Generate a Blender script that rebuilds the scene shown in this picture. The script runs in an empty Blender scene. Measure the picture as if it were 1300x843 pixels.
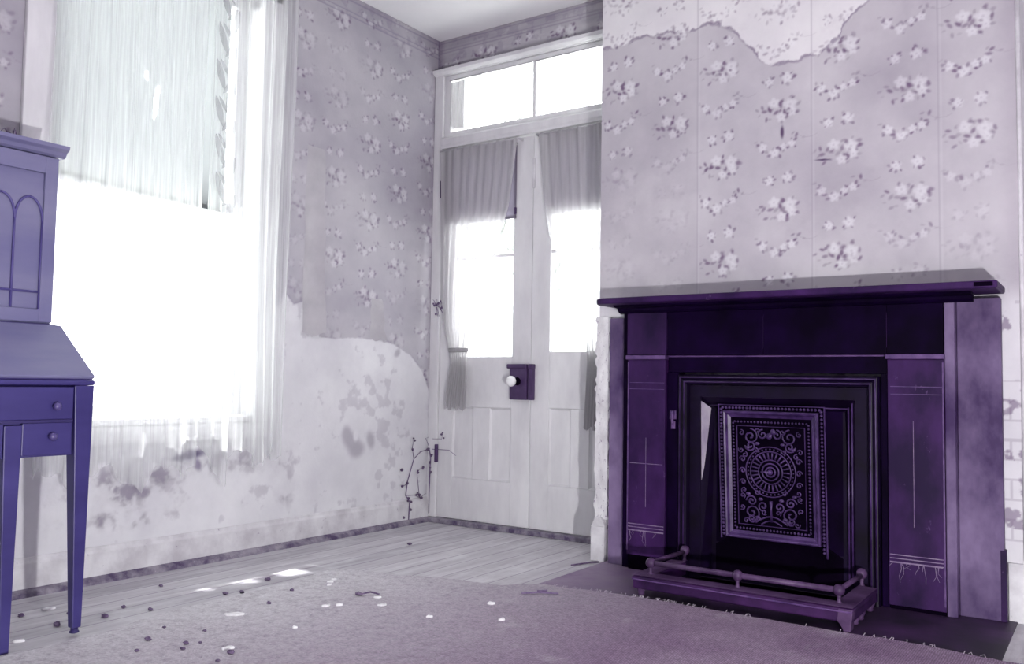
import bpy, bmesh, math, random
import numpy as np
from mathutils import Vector, Matrix
random.seed(7)
scn = bpy.context.scene
COL = scn.collection
PI = math.pi

# ------------------------------------------------------------------ colour
def S(r, g, b):
    # toned print: strong violet in the darks, nearly neutral in the lights
    L = .3*r+.55*g+.15*b
    t = min(1, max(0, (L-95)/85)); k = 1.22-.92*t
    r, g, b = (max(0, L+(c-L)*k) for c in (r, g, b))
    if L > 195: g += 1.5; b += 1
    f = lambda c: (c/255/12.92) if c/255 <= .04045 else ((c/255+.055)/1.055)**2.4
    return (f(r), f(g), f(b), 1.0)

# ------------------------------------------------------------------ materials
def new_mat(name):
    m = bpy.data.materials.new(name); m.use_nodes = True
    nt = m.node_tree
    for n in list(nt.nodes): nt.nodes.remove(n)
    out = nt.nodes.new('ShaderNodeOutputMaterial')
    return m, nt, out
def N(nt, t, **kw):
    n = nt.nodes.new(t)
    for k, v in kw.items():
        if k in n.inputs: n.inputs[k].default_value = v
        else: setattr(n, k, v)
    return n
def coords(nt, scale=(1, 1, 1)):
    tc = N(nt, 'ShaderNodeTexCoord'); mp = N(nt, 'ShaderNodeMapping')
    mp.inputs['Scale'].default_value = scale
    nt.links.new(tc.outputs['Object'], mp.inputs['Vector'])
    return mp.outputs['Vector']
def noise(nt, vec, scale, detail=6, rough=.6):
    n = N(nt, 'ShaderNodeTexNoise', Scale=scale, Detail=detail, Roughness=rough)
    nt.links.new(vec, n.inputs['Vector']); return n.outputs['Fac']
def ramp(nt, fac, stops):
    r = N(nt, 'ShaderNodeValToRGB')
    e = r.color_ramp.elements
    while len(e) < len(stops): e.new(.5)
    for el, (p, c) in zip(e, stops): el.position = p; el.color = c
    nt.links.new(fac, r.inputs['Fac']); return r.outputs['Color']
def mixc(nt, fac, a, b, mode='MIX'):
    m = N(nt, 'ShaderNodeMix', data_type='RGBA', blend_type=mode)
    for s, v in ((m.inputs['Factor'], fac), (m.inputs['A'], a), (m.inputs['B'], b)): pass
    fi, ai, bi = m.inputs[0], m.inputs[6], m.inputs[7]
    for i, v in ((fi, fac), (ai, a), (bi, b)):
        if isinstance(v, (int, float)): i.default_value = v
        elif isinstance(v, tuple): i.default_value = v
        else: nt.links.new(v, i)
    return m.outputs[2]
def finish(nt, out, color, rough=.7, metal=0., bump=None, bstr=.3, bdist=.01, spec=.5):
    b = N(nt, 'ShaderNodeBsdfPrincipled')
    b.inputs['Metallic'].default_value = metal
    b.inputs['Specular IOR Level'].default_value = spec
    if isinstance(rough, (int, float)): b.inputs['Roughness'].default_value = rough
    else: nt.links.new(rough, b.inputs['Roughness'])
    if isinstance(color, tuple): b.inputs['Base Color'].default_value = color
    else: nt.links.new(color, b.inputs['Base Color'])
    if bump is not None:
        bp = N(nt, 'ShaderNodeBump', Strength=bstr, Distance=bdist)
        nt.links.new(bump, bp.inputs['Height']); nt.links.new(bp.outputs['Normal'], b.inputs['Normal'])
    nt.links.new(b.outputs[0], out.inputs['Surface'])
    return b
def worn(name, c1, c2, scale=6, stretch=(1, 1, 1), rough=.6, metal=0., bstr=.2, c3=None, t3=.72, spec=.5, lo=.35, hi=.65):
    m, nt, out = new_mat(name)
    v = coords(nt, stretch)
    n1 = noise(nt, v, scale)
    c = ramp(nt, n1, [(lo, c1), (hi, c2)])
    if c3:
        n2 = noise(nt, v, scale*4.3, 8, .7)
        f = ramp(nt, n2, [(t3-.04, (0, 0, 0, 1)), (t3+.04, (1, 1, 1, 1))])
        c = mixc(nt, f, c, c3)
    finish(nt, out, c, rough, metal, noise(nt, v, scale*5), bstr, .004, spec)
    return m
def plain_vcol(name, rough=.85):
    m, nt, out = new_mat(name)
    a = N(nt, 'ShaderNodeVertexColor', layer_name='paint')
    v = coords(nt)
    n1 = noise(nt, v, 2.2, 8, .65)
    c = mixc(nt, 1.0, a.outputs['Color'], ramp(nt, n1, [(.3, (.86, .85, .88, 1)), (.7, (1.06, 1.06, 1.06, 1))]), 'MULTIPLY')
    finish(nt, out, c, rough, 0, noise(nt, v, 60, 5), .25, .003, .2)
    return m
def sheer(name, col, opac=.5, trans=.6, weave=0, lo=.4):
    """thin woven cloth: part of the light passes straight, part is scattered"""
    m, nt, out = new_mat(name)
    t = N(nt, 'ShaderNodeBsdfTransparent'); t.inputs[0].default_value = (1, 1, 1, 1)
    d = N(nt, 'ShaderNodeBsdfDiffuse'); d.inputs[0].default_value = col
    l = N(nt, 'ShaderNodeBsdfTranslucent'); l.inputs[0].default_value = col
    m1 = N(nt, 'ShaderNodeMixShader', Fac=trans); nt.links.new(d.outputs[0], m1.inputs[1]); nt.links.new(l.outputs[0], m1.inputs[2])
    m2 = N(nt, 'ShaderNodeMixShader'); nt.links.new(t.outputs[0], m2.inputs[1]); nt.links.new(m1.outputs[0], m2.inputs[2])
    v = coords(nt, (60, 60, 1.2))
    n = noise(nt, v, 1.0, 3)
    mr = N(nt, 'ShaderNodeMapRange'); nt.links.new(n, mr.inputs[0])
    mr.inputs[1].default_value = .3; mr.inputs[2].default_value = .7
    mr.inputs[3].default_value = max(0, opac-.12); mr.inputs[4].default_value = min(1, opac+.12)
    nt.links.new(mr.outputs[0], m2.inputs[0])
    nt.links.new(m2.outputs[0], out.inputs['Surface'])
    return m
def glass_mat(name):
    m, nt, out = new_mat(name)
    t = N(nt, 'ShaderNodeBsdfTransparent'); t.inputs[0].default_value = (.95, .955, .955, 1)
    g = N(nt, 'ShaderNodeBsdfGlossy', Roughness=.05)
    v = coords(nt); dirt = noise(nt, v, 3)
    mr = N(nt, 'ShaderNodeMapRange'); nt.links.new(dirt, mr.inputs[0]); mr.inputs[3].default_value = .02; mr.inputs[4].default_value = .08
    mx = N(nt, 'ShaderNodeMixShader'); nt.links.new(mr.outputs[0], mx.inputs[0])
    nt.links.new(t.outputs[0], mx.inputs[1]); nt.links.new(g.outputs[0], mx.inputs[2])
    nt.links.new(mx.outputs[0], out.inputs['Surface'])
    return m

M = {}
M['plaster'] = worn('plaster', S(196, 190, 202), S(222, 218, 224), 3, rough=.9, bstr=.25, c3=S(160, 150, 168), t3=.74)
M['old_plaster'] = worn('crumbling_plaster', S(196, 190, 202), S(232, 228, 232), 14, (1, 1, .5), rough=.95, bstr=.6, c3=S(112, 96, 124), t3=.62)
M['far_wall'] = worn('dark_far_plaster', S(110, 100, 120), S(130, 120, 140), 3, rough=.9, bstr=.2)  # unseen walls, darkened to cut bounced light
M['ceiling'] = worn('ceiling_paint', S(244, 244, 244), S(250, 250, 249), 2, rough=.9, bstr=.1)
M['paint'] = worn('white_paint', S(205, 199, 210), S(226, 222, 228), 5, (1, 1, .35), rough=.55, bstr=.15, c3=S(150, 138, 160), t3=.76)
M['paint_aged'] = worn('aged_white_paint', S(186, 178, 194), S(218, 213, 222), 7, rough=.6, bstr=.25, c3=S(120, 106, 134), t3=.68)
M['paper'] = plain_vcol('floral_wallpaper')
M['paper_strip'] = worn('loose_wallpaper', S(170, 165, 176), S(186, 181, 192), 5, rough=.9, bstr=.1)
M['paper_back'] = M['paper_strip']
M['sheer'] = sheer('sheer_curtain_cloth', S(235, 238, 238), .42, .6)
M['sheer_door'] = sheer('door_curtain_cloth', S(194, 189, 199), .92, .42)
M['sheer_thin'] = sheer('transom_sheer', S(188, 192, 192), .9, .45)
M['lace'] = sheer('lace_leaf_cloth', S(170, 172, 180), .5, .35)
M['shade'] = sheer('window_shade_cloth', S(131, 134, 137), 1.12, .55)
M['blind'] = sheer('door_blind_cloth', S(124, 118, 134), 1.12, .22)
M['glass'] = glass_mat('window_glass')
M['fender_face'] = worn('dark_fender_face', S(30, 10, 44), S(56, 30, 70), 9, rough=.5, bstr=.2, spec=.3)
M['shoe'] = worn('dark_trim', S(66, 54, 82), S(150, 142, 158), 14, (1, 1, 1), rough=.7, bstr=.5, c3=S(176, 168, 184), t3=.66)
M['desk'] = worn('dark_desk_wood', S(46, 40, 90), S(62, 56, 108), 5, (1, .25, 1), rough=.42, bstr=.08, spec=.5)
M['desk_upper'] = worn('hazed_desk_wood', S(106, 105, 142), S(126, 125, 160), 4, (1, .25, 1), rough=.5, bstr=.06)  # paler tone carries the window haze over the desk's upper part
M['desk_dark'] = worn('desk_groove_wood', S(36, 28, 76), S(50, 42, 90), 5, (1, .3, 1), rough=.5, bstr=.08)
M['desk_groove'] = worn('hazed_desk_groove', S(74, 68, 118), S(88, 82, 130), 6, rough=.5, bstr=.05)  # groove tone lifted by the same painted haze
M['desk_knob'] = worn('desk_knob_wood', S(66, 58, 102), S(92, 84, 126), 20, rough=.35)
M['mantel'] = worn('scuffed_mantel_wood', S(22, 4, 40), S(60, 32, 80), 4.5, (1, 1, .55), rough=.55, bstr=.15, spec=.2, c3=S(108, 86, 124), t3=.665, lo=.38, hi=.72)
M['mantel_side'] = worn('faded_mantel_board', S(48, 28, 68), S(126, 108, 144), 3.2, (1, 1, .6), rough=.55, bstr=.15, spec=.3, c3=S(16, 6, 32), t3=.68, lo=.36, hi=.66)
M['mantel_dark'] = worn('blackened_mantel_wood', S(6, 0, 16), S(22, 5, 42), 4, (1, 1, .8), rough=.65, bstr=.12, spec=.05, c3=S(46, 26, 66), t3=.76, lo=.42, hi=.78)
M['mantel_edge'] = worn('rubbed_mantel_edge', S(58, 36, 80), S(98, 74, 116), 16, rough=.5, bstr=.2)
M['scratch'] = worn('pale_scratch', S(96, 74, 112), S(140, 122, 150), 26, rough=.8, lo=.3, hi=.7)
M['iron'] = worn('black_cast_iron', S(6, 1, 14), S(18, 6, 34), 6, rough=.45, bstr=.12, spec=.2)
M['iron_edge'] = worn('rubbed_iron_bead', S(36, 20, 54), S(74, 54, 96), 12, rough=.36, bstr=.1, spec=.4)
M['iron_bright'] = worn('lit_iron_bevel', S(96, 74, 116), S(196, 184, 202), 5, (1, 1, .5), rough=.4, bstr=.2)
M['ornament'] = worn('ornament_iron', S(38, 22, 58), S(76, 56, 98), 16, rough=.4, bstr=.1, spec=.4)
M['void'] = worn('matte_black', S(3, 0, 8), S(8, 2, 16), 6, rough=.95, spec=.05)
M['fender'] = worn('rubbed_fender_metal', S(50, 32, 60), S(88, 68, 98), 9, rough=.5, bstr=.2, spec=.3, c3=S(118, 94, 128), t3=.68)
M['lock'] = worn('dark_lock_iron', S(52, 32, 68), S(70, 50, 88), 18, rough=.5)
M['porcelain'] = worn('white_porcelain', S(232, 230, 232), S(240, 238, 240), 10, rough=.2)
M['flake'] = worn('white_flake', S(214, 208, 216), S(236, 232, 236), 40, rough=.9)
M['crumb'] = worn('dark_crumb', S(74, 60, 86), S(112, 98, 122), 40, rough=.95)
M['twig'] = worn('dry_twig', S(92, 76, 108), S(124, 108, 138), 40, rough=.9)
M['cord'] = worn('dark_cord', S(66, 54, 96), S(84, 72, 116), 30, rough=.8)
M['bark'] = worn('pale_bark', S(96, 98, 97), S(120, 122, 121), 8, rough=.95)
M['yard'] = worn('pale_ground', S(210, 214, 208), S(228, 230, 226), 1, rough=1)
M['rod'] = worn('curtain_rod_metal', S(170, 164, 178), S(196, 190, 202), 12, rough=.4, metal=.3)

# floorboards running away from the viewer
def floor_mat():
    m, nt, out = new_mat('floorboards')
    v = coords(nt)
    sp = N(nt, 'ShaderNodeSeparateXYZ'); nt.links.new(v, sp.inputs[0])
    w = N(nt, 'ShaderNodeMath', operation='DIVIDE'); nt.links.new(sp.outputs[0], w.inputs[0]); w.inputs[1].default_value = .118
    fr = N(nt, 'ShaderNodeMath', operation='FRACT'); nt.links.new(w.outputs[0], fr.inputs[0])
    fl = N(nt, 'ShaderNodeMath', operation='FLOOR'); nt.links.new(w.outputs[0], fl.inputs[0])
    wn = N(nt, 'ShaderNodeTexWhiteNoise', noise_dimensions='1D'); nt.links.new(fl.outputs[0], wn.inputs['W'])
    gap = ramp(nt, fr.outputs[0], [(0, (0, 0, 0, 1)), (.035, (1, 1, 1, 1)), (.965, (1, 1, 1, 1)), (1, (0, 0, 0, 1))])
    mp = N(nt, 'ShaderNodeMapping'); mp.inputs['Scale'].default_value = (9, .8, 1); nt.links.new(v, mp.inputs[0])
    grain = noise(nt, mp.outputs[0], 2.5, 8, .65)
    base = ramp(nt, grain, [(.3, S(166, 158, 170)), (.7, S(206, 200, 208))])
    tint = ramp(nt, wn.outputs['Value'], [(0, (.86, .85, .88, 1)), (1, (1.05, 1.04, 1.05, 1))])
    c = mixc(nt, 1.0, base, tint, 'MULTIPLY')
    dust = noise(nt, v, 4.5, 8, .7)
    c = mixc(nt, ramp(nt, dust, [(.5, (0, 0, 0, 1)), (.7, (.55, .55, .55, 1))]), c, S(218, 214, 219))
    c = mixc(nt, gap, S(104, 92, 116), c)
    finish(nt, out, c, .62, 0, grain, .2, .004)
    return m
M['floor'] = floor_mat()
def carpet_mat():
    m, nt, out = new_mat('worn_carpet')
    v = coords(nt)
    n1 = noise(nt, v, 2.2, 8, .6)
    base = ramp(nt, n1, [(.3, S(118, 98, 122)), (.7, S(148, 128, 150))])
    n2 = noise(nt, v, 110, 3, .7)
    c = mixc(nt, 1.0, base, ramp(nt, n2, [(.3, (.62, .6, .64, 1)), (.7, (1.25, 1.24, 1.24, 1))]), 'MULTIPLY')
    wv = N(nt, 'ShaderNodeTexWave', Scale=42, Distortion=3.0, Detail=2); nt.links.new(v, wv.inputs['Vector'])
    c = mixc(nt, .22, c, wv.outputs['Color'], 'OVERLAY')
    dust = noise(nt, v, 3.6, 9, .75)
    c = mixc(nt, ramp(nt, dust, [(.56, (0, 0, 0, 1)), (.74, (.5, .5, .5, 1))]), c, S(186, 176, 190))
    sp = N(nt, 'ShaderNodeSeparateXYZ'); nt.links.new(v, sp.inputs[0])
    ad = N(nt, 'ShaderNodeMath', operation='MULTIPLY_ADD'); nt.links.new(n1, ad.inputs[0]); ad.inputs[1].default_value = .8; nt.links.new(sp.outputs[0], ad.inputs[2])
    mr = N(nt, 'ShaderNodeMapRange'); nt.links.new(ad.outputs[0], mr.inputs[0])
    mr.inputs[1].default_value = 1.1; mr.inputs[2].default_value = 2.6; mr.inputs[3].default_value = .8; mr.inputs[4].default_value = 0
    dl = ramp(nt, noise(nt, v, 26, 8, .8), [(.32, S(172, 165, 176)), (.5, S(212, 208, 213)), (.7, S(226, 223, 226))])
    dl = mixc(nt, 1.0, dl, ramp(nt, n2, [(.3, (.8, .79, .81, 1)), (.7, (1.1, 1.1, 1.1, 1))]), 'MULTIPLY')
    c = mixc(nt, mr.outputs[0], c, dl)  # paler toward the window side: window light painted into the carpet
    finish(nt, out, c, .95, 0, n2, .6, .006, .1)
    return m
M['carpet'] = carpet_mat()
def hearth_mat():
    m, nt, out = new_mat('sooted_hearth')
    v = coords(nt)
    sp = N(nt, 'ShaderNodeSeparateXYZ'); nt.links.new(v, sp.inputs[0])
    n1 = noise(nt, v, 5, 8, .65)
    ad = N(nt, 'ShaderNodeMath', operation='MULTIPLY_ADD'); nt.links.new(n1, ad.inputs[0]); ad.inputs[1].default_value = .45; nt.links.new(sp.outputs[0], ad.inputs[2])
    c = ramp(nt, ad.outputs[0], [(0, S(134, 116, 142)), (1, S(134, 116, 142))])
    mr = N(nt, 'ShaderNodeMapRange'); nt.links.new(ad.outputs[0], mr.inputs[0])
    mr.inputs[1].default_value = 1.75; mr.inputs[2].default_value = 2.3
    clean = ramp(nt, n1, [(.35, S(104, 84, 114)), (.65, S(140, 122, 148))])
    soot = ramp(nt, noise(nt, v, 3.3, 5), [(.42, S(10, 3, 20)), (.7, S(58, 34, 70))])
    c = mixc(nt, mr.outputs[0], clean, soot)
    finish(nt, out, c, .55, 0, n1, .2, .004)
    return m
M['hearth'] = hearth_mat()

# ------------------------------------------------------------------ mesh building
class MB:
    def __init__(s): s.v = []; s.f = []
    def add(s, vs, fs):
        o = len(s.v); s.v += [tuple(v) for v in vs]; s.f += [tuple(i+o for i in f) for f in fs]; return s
    def box(s, x0, x1, y0, y1, z0, z1):
        return s.add([(x0, y0, z0), (x1, y0, z0), (x1, y1, z0), (x0, y1, z0), (x0, y0, z1), (x1, y0, z1), (x1, y1, z1), (x0, y1, z1)],
                     [(0, 3, 2, 1), (4, 5, 6, 7), (0, 1, 5, 4), (1, 2, 6, 5), (2, 3, 7, 6), (3, 0, 4, 7)])
    def prism(s, pts, a, b, axis='z'):
        """extrude a polygon of 2D points along an axis from a to b"""
        mk = {'z': lambda p, t: (p[0], p[1], t), 'y': lambda p, t: (p[0], t, p[1]), 'x': lambda p, t: (t, p[0], p[1])}[axis]
        n = len(pts)
        vs = [mk(p, a) for p in pts]+[mk(p, b) for p in pts]
        fs = [tuple(range(n))[::-1], tuple(range(n, 2*n))]+[(i, (i+1) % n, n+(i+1) % n, n+i) for i in range(n)]
        return s.add(vs, fs)
    def taper(s, lo, hi):
        """lo, hi = (x0,x1,y0,y1,z)"""
        (a, b, c, d, e), (A, B, C_, D, E_) = lo, hi
        return s.add([(a, c, e), (b, c, e), (b, d, e), (a, d, e), (A, C_, E_), (B, C_, E_), (B, D, E_), (A, D, E_)],
                     [(0, 3, 2, 1), (4, 5, 6, 7), (0, 1, 5, 4), (1, 2, 6, 5), (2, 3, 7, 6), (3, 0, 4, 7)])
    def tube(s, path, r, n=8, closed=False):
        P = [Vector(p) for p in path]; k = len(P)
        rs = r if isinstance(r, (list, tuple)) else [r]*k
        vs = []; up = Vector((.123, .31, .94)).normalized()
        for i in range(k):
            if closed: t = P[(i+1) % k]-P[i-1]
            else: t = P[min(i+1, k-1)]-P[max(i-1, 0)]
            t.normalize()
            a = t.cross(up)
            if a.length < 1e-4: a = t.cross(Vector((1, 0, 0)))
            a.normalize(); b = t.cross(a)
            for j in range(n):
                w = 2*PI*j/n; vs.append(P[i]+(a*math.cos(w)+b*math.sin(w))*rs[i])
        fs = []
        for i in range(k if closed else k-1):
            i2 = (i+1) % k
            for j in range(n): fs.append((i*n+j, i*n+(j+1) % n, i2*n+(j+1) % n, i2*n+j))
        if not closed: fs += [tuple(range(n))[::-1], tuple(range((k-1)*n, k*n))]
        return s.add(vs, fs)
    def lathe(s, prof, c, axis='z', n=20):
        """prof: list of (radius, along)"""
        vs = []
        for r, h in prof:
            for j in range(n):
                w = 2*PI*j/n; a, b = r*math.cos(w), r*math.sin(w)
                d = {'z': (a, b, h), 'y': (a, h, b), 'x': (h, a, b)}[axis]
                vs.append((c[0]+d[0], c[1]+d[1], c[2]+d[2]))
        fs = []
        for i in range(len(prof)-1):
            for j in range(n): fs.append((i*n+j, i*n+(j+1) % n, (i+1)*n+(j+1) % n, (i+1)*n+j))
        fs += [tuple(range(n))[::-1], tuple(range((len(prof)-1)*n, len(prof)*n))]
        return s.add(vs, fs)
    def ball(s, c, r, n=10, sq=(1, 1, 1)):
        prof = [(max(1e-4, math.sin(PI*i/n))*r, -math.cos(PI*i/n)*r) for i in range(n+1)]
        o = len(s.v); s.lathe(prof, (0, 0, 0), 'z', n+2)
        s.v[o:] = [(c[0]+x*sq[0], c[1]+y*sq[1], c[2]+z*sq[2]) for x, y, z in s.v[o:]]
        return s
    def ring_frame(s, x0, x1, z0, z1, prof):
        """mitred rectangular frame in the xz plane; prof = [(inset, y)] from outside to inside, closed"""
        k = len(prof); vs = []
        for cx, cz, sx, sz in ((x0, z0, 1, 1), (x1, z0, -1, 1), (x1, z1, -1, -1), (x0, z1, 1, -1)):
            for ins, y in prof: vs.append((cx+sx*ins, y, cz+sz*ins))
        fs = []
        for c in range(4):
            d = (c+1) % 4
            for i in range(k):
                j = (i+1) % k; fs.append((c*k+i, d*k+i, d*k+j, c*k+j))
        return s.add(vs, fs)
    def build(s, name, mat, parent=None, bevel=0, smooth=False, kind=None, xf=None):
        me = bpy.data.meshes.new(name)
        off = Vector((0, 0, 0))
        if parent is not None: off = WORLD[parent.name]
        vs = [Vector(v) for v in s.v]
        if xf is not None: vs = [xf @ v for v in vs]
        me.from_pydata([tuple(v-off) for v in vs], [], s.f)
        bm = bmesh.new(); bm.from_mesh(me)
        bmesh.ops.recalc_face_normals(bm, faces=bm.faces)
        bm.to_mesh(me); bm.free()
        me.materials.append(mat)
        if smooth:
            for p in me.polygons: p.use_smooth = True
        o = bpy.data.objects.new(name, me); COL.objects.link(o)
        if parent is not None: o.parent = parent
        WORLD[o.name] = off.copy()
        if bevel:
            b = o.modifiers.new('bevel', 'BEVEL'); b.width = bevel; b.segments = 2; b.limit_method = 'ANGLE'
        if kind: o['kind'] = kind
        return o
WORLD = {}
def tag(o, label=None, cat=None, group=None, kind=None):
    if label: o['label'] = label
    if cat: o['category'] = cat
    if group: o['group'] = group
    if kind: o['kind'] = kind
    return o
def empty(name, loc, label=None, cat=None, group=None, kind=None):
    o = bpy.data.objects.new(name, None); COL.objects.link(o); o.location = loc
    o.empty_display_size = .1
    WORLD[o.name] = Vector(loc)
    return tag(o, label, cat, group, kind)

# ------------------------------------------------------------------ numpy painting of the papered walls
rng = np.random.default_rng(11)
def vnoise(nv, nu, cu, cv, seed):
    r = np.random.default_rng(seed).random((cv+2, cu+2))
    y = np.linspace(0, cv, nv, endpoint=False); x = np.linspace(0, cu, nu, endpoint=False)
    yi = y.astype(int); xi = x.astype(int); fy = (y-yi)[:, None]; fx = (x-xi)[None, :]
    fy = fy*fy*(3-2*fy); fx = fx*fx*(3-2*fx)
    a = r[yi][:, xi]; b = r[yi][:, xi+1]; c = r[yi+1][:, xi]; d = r[yi+1][:, xi+1]
    return (a*(1-fx)+b*fx)*(1-fy)+(c*(1-fx)+d*fx)*fy
def fbm(nv, nu, cu, cv, seed, octs=5, gain=.55):
    t = 0; a = 1; w = 0
    for o in range(octs):
        t = t+a*vnoise(nv, nu, cu*2**o, cv*2**o, seed+o*17); w += a; a *= gain
    return t/w
def sstep(x, a, b):
    t = np.clip((x-a)/(b-a), 0, 1); return t*t*(3-2*t)
LEAF = np.array(S(106, 88, 112)[:3]); LEAF2 = np.array(S(138, 126, 142)[:3]); PETAL = np.array(S(222, 220, 224)[:3]); HEART = np.array(S(164, 152, 174)[:3])
class Canvas:
    K = 1.28
    def __init__(s, u0, u1, v0, v1, step):
        s.nu = int(round((u1-u0)/step))+1; s.nv = int(round((v1-v0)/step))+1
        s.u = np.linspace(u0, u1, s.nu); s.v = np.linspace(v0, v1, s.nv); s.step = (u1-u0)/(s.nu-1)
        s.U, s.V = np.meshgrid(s.u, s.v)
        s.img = np.ones((s.nv, s.nu, 3)); s.fade = np.ones((s.nv, s.nu))
        s.rr = random.Random(5)
        s.u0, s.v0 = u0, v0; s.sv = (v1-v0)/(s.nv-1)
    def blob(s, u, v, a, b, ang, col, al=1.):
        R = max(a, b)*1.5+s.step
        i0 = max(0, int((u-R-s.u0)/s.step)); i1 = min(s.nu, int((u+R-s.u0)/s.step)+2)
        j0 = max(0, int((v-R-s.v0)/s.sv)); j1 = min(s.nv, int((v+R-s.v0)/s.sv)+2)
        if i0 >= i1 or j0 >= j1: return
        dx = s.U[j0:j1, i0:i1]-u; dy = s.V[j0:j1, i0:i1]-v
        c, sn = math.cos(ang), math.sin(ang)
        q = np.sqrt(((dx*c+dy*sn)/a)**2+((-dx*sn+dy*c)/b)**2)
        w = (1-sstep(q, .45, 1.5))*al*s.fade[j0:j1, i0:i1]
        s.img[j0:j1, i0:i1] = s.img[j0:j1, i0:i1]*(1-w[..., None])+np.asarray(col)*w[..., None]
    def blossom(s, u, v, k=1., al=.9):
        for i in range(4):
            if s.rr.random() < .25: continue
            a = s.rr.uniform(0, 2*PI); q = .019*k*s.rr.uniform(.85, 1.25)
            s.blob(u+q*math.cos(a), v+q*math.sin(a)*.9, .0075*k, .0048*k, a+s.rr.uniform(-.8, .8), LEAF, s.rr.uniform(.35, .85))
        for i in range(5):
            a = 2*PI*i/5+.4
            s.blob(u+.0095*k*math.cos(a), v+.0095*k*math.sin(a), .0085*k, .0065*k, a, PETAL, al)
        s.blob(u, v, .0035*k, .0035*k, 0, HEART, .7*al)
    def leaf(s, u, v, ang, k=1., dark=.85):
        s.blob(u+s.rr.uniform(-.006, .006), v+s.rr.uniform(-.006, .006), .0088*k, .0048*k, ang+s.rr.uniform(-.9, .9), LEAF if dark > .6 else LEAF2, dark)
    def big(s, u, v):
        for x, y, a, k, d in ((-.078, .0, .2, .9, .6), (-.06, .012, -.5, 1, .8), (-.052, -.006, .1, 1.2, .9), (-.03, -.006, -.3, 1.3, .95), (-.008, -.012, .5, 1.2, .95), (.006, .006, 1.2, 1.2, .9),
                              (.012, .026, .9, .9, .8), (.018, -.02, -.7, 1.2, .9), (.065, .005, 1.4, 1.1, .85), (.06, -.022, .4, 1, .7), (.045, .032, .3, .8, .6), (-.045, -.04, .9, 1, .7), (-.03, -.034, 0, .8, .5), (-.07, -.02, .5, .7, .45), (.03, -.042, 1.3, .8, .5)):
            s.leaf(u+x*s.K, v+y*s.K, a, k*s.K, d*s.rr.uniform(.55, 1.05))
        for x, y, k in ((-.018, .018, 1.15), (.038, .006, 1.35), (.008, -.034, 1.0), (.045, -.02, .9)):
            s.blossom(u+x*s.K, v+y*s.K, k*s.K*1.02, .5)
    def swag(s, u, v):
        for x, y, a, k, d in ((-.075, .022, .8, .8, .5), (-.065, .004, -.4, 1, .8), (-.042, -.016, -.6, 1.1, .85), (-.018, -.012, .4, .9, .8), (.0, -.036, .9, 1.1, .85), (.022, -.02, .2, .9, .8), (.03, -.004, 1, .9, .75), (.06, .012, .7, 1, .8), (.068, .03, 1.2, 1, .8), (.05, .032, 0, .8, .6), (.085, .018, .3, .7, .5)):
            s.leaf(u+x*s.K, v+y*s.K, a, k*s.K, d*s.rr.uniform(.55, 1.05))
        for x, y, k in ((-.054, -.002, .9), (-.012, -.026, 1.05), (.02, -.008, .75), (.048, .0, .8)):
            s.blossom(u+x*s.K, v+y*s.K, k*s.K*1.02, .5)
    def pair(s, u, v):
        for cx, cy, k in ((-.046, -.004, .95), (.036, .004, 1.1)):
            for a in (.7, 2.2, 3.9, 5.4):
                s.leaf(u+cx+.021*k*math.cos(a), v+cy+.019*k*math.sin(a), a+.6, .8*k, .8)
            s.blossom(u+cx, v+cy, k*s.K*1.02, .5)
    def scroll(s, u, v):
        for i in range(14):
            a = PI*1.15+i*.13
            s.blob(u+.06*math.cos(a), v+.05*math.sin(a), .005, .0022, a+PI/2, LEAF2, .22)
    def pattern(s, seams, width, zc1, zc2, per, lo, hi):
        for sx in seams:
            for off, z0 in ((.115, zc1), (.385, zc2)):
                k0 = int((lo-z0)/per)-2
                for k in range(k0, k0+int((hi-lo)/per)+5):
                    z = z0+per*k
                    s.big(sx+off, z); s.swag(sx+off-.005, z-.168); s.pair(sx+off+.002, z-.322)
                    s.scroll(sx+off+.13, z-.1)
def interp(x, pts):
    return np.interp(x, [p[0] for p in pts], [p[1] for p in pts])
def wall_sheet(name, cv, mapper, parent, holes=()):
    nu, nv = cv.nu, cv.nv
    U, V = cv.U.ravel(), cv.V.ravel()
    co = mapper(U, V)
    idx = np.arange(nu*nv).reshape(nv, nu)
    q = np.stack([idx[:-1, :-1], idx[:-1, 1:], idx[1:, 1:], idx[1:, :-1]], -1).reshape(-1, 4)
    uc = (cv.U[:-1, :-1]+cv.U[1:, 1:]).ravel()/2; vc = (cv.V[:-1, :-1]+cv.V[1:, 1:]).ravel()/2
    keep = np.ones(len(q), bool)
    for a, b, c, d in holes: keep &= ~((uc > a) & (uc < b) & (vc > c) & (vc < d))
    q = q[keep]
    me = bpy.data.meshes.new(name)
    me.vertices.add(len(co)); me.vertices.foreach_set('co', co.astype(np.float32).ravel())
    me.loops.add(q.size); me.loops.foreach_set('vertex_index', q.astype(np.int32).ravel())
    me.polygons.add(len(q)); me.polygons.foreach_set('loop_start', np.arange(0, q.size, 4, dtype=np.int32))
    me.update(calc_edges=True); me.validate()
    at = me.color_attributes.new('paint', 'FLOAT_COLOR', 'POINT')
    rgba = np.ones((nu*nv, 4), np.float32); rgba[:, :3] = cv.img.reshape(-1, 3)
    at.data.foreach_set('color', rgba.ravel())
    me.materials.append(M['paper'])
    o = bpy.data.objects.new(name, me); COL.objects.link(o); o.parent = parent
    WORLD[o.name] = Vector((0, 0, 0)); o['kind'] = 'structure'
    return o
def lin(*c): return np.array(S(*c)[:3])
def base_paper(cv, seed, c1=(176, 168, 186), c2=(198, 191, 203)):
    n = fbm(cv.nv, cv.nu, 5, 7, seed)[..., None]
    n = np.clip((n-.3)/.4, 0, 1)
    cv.img = lin(*c1)*(1-n)+lin(*c2)*n
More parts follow.
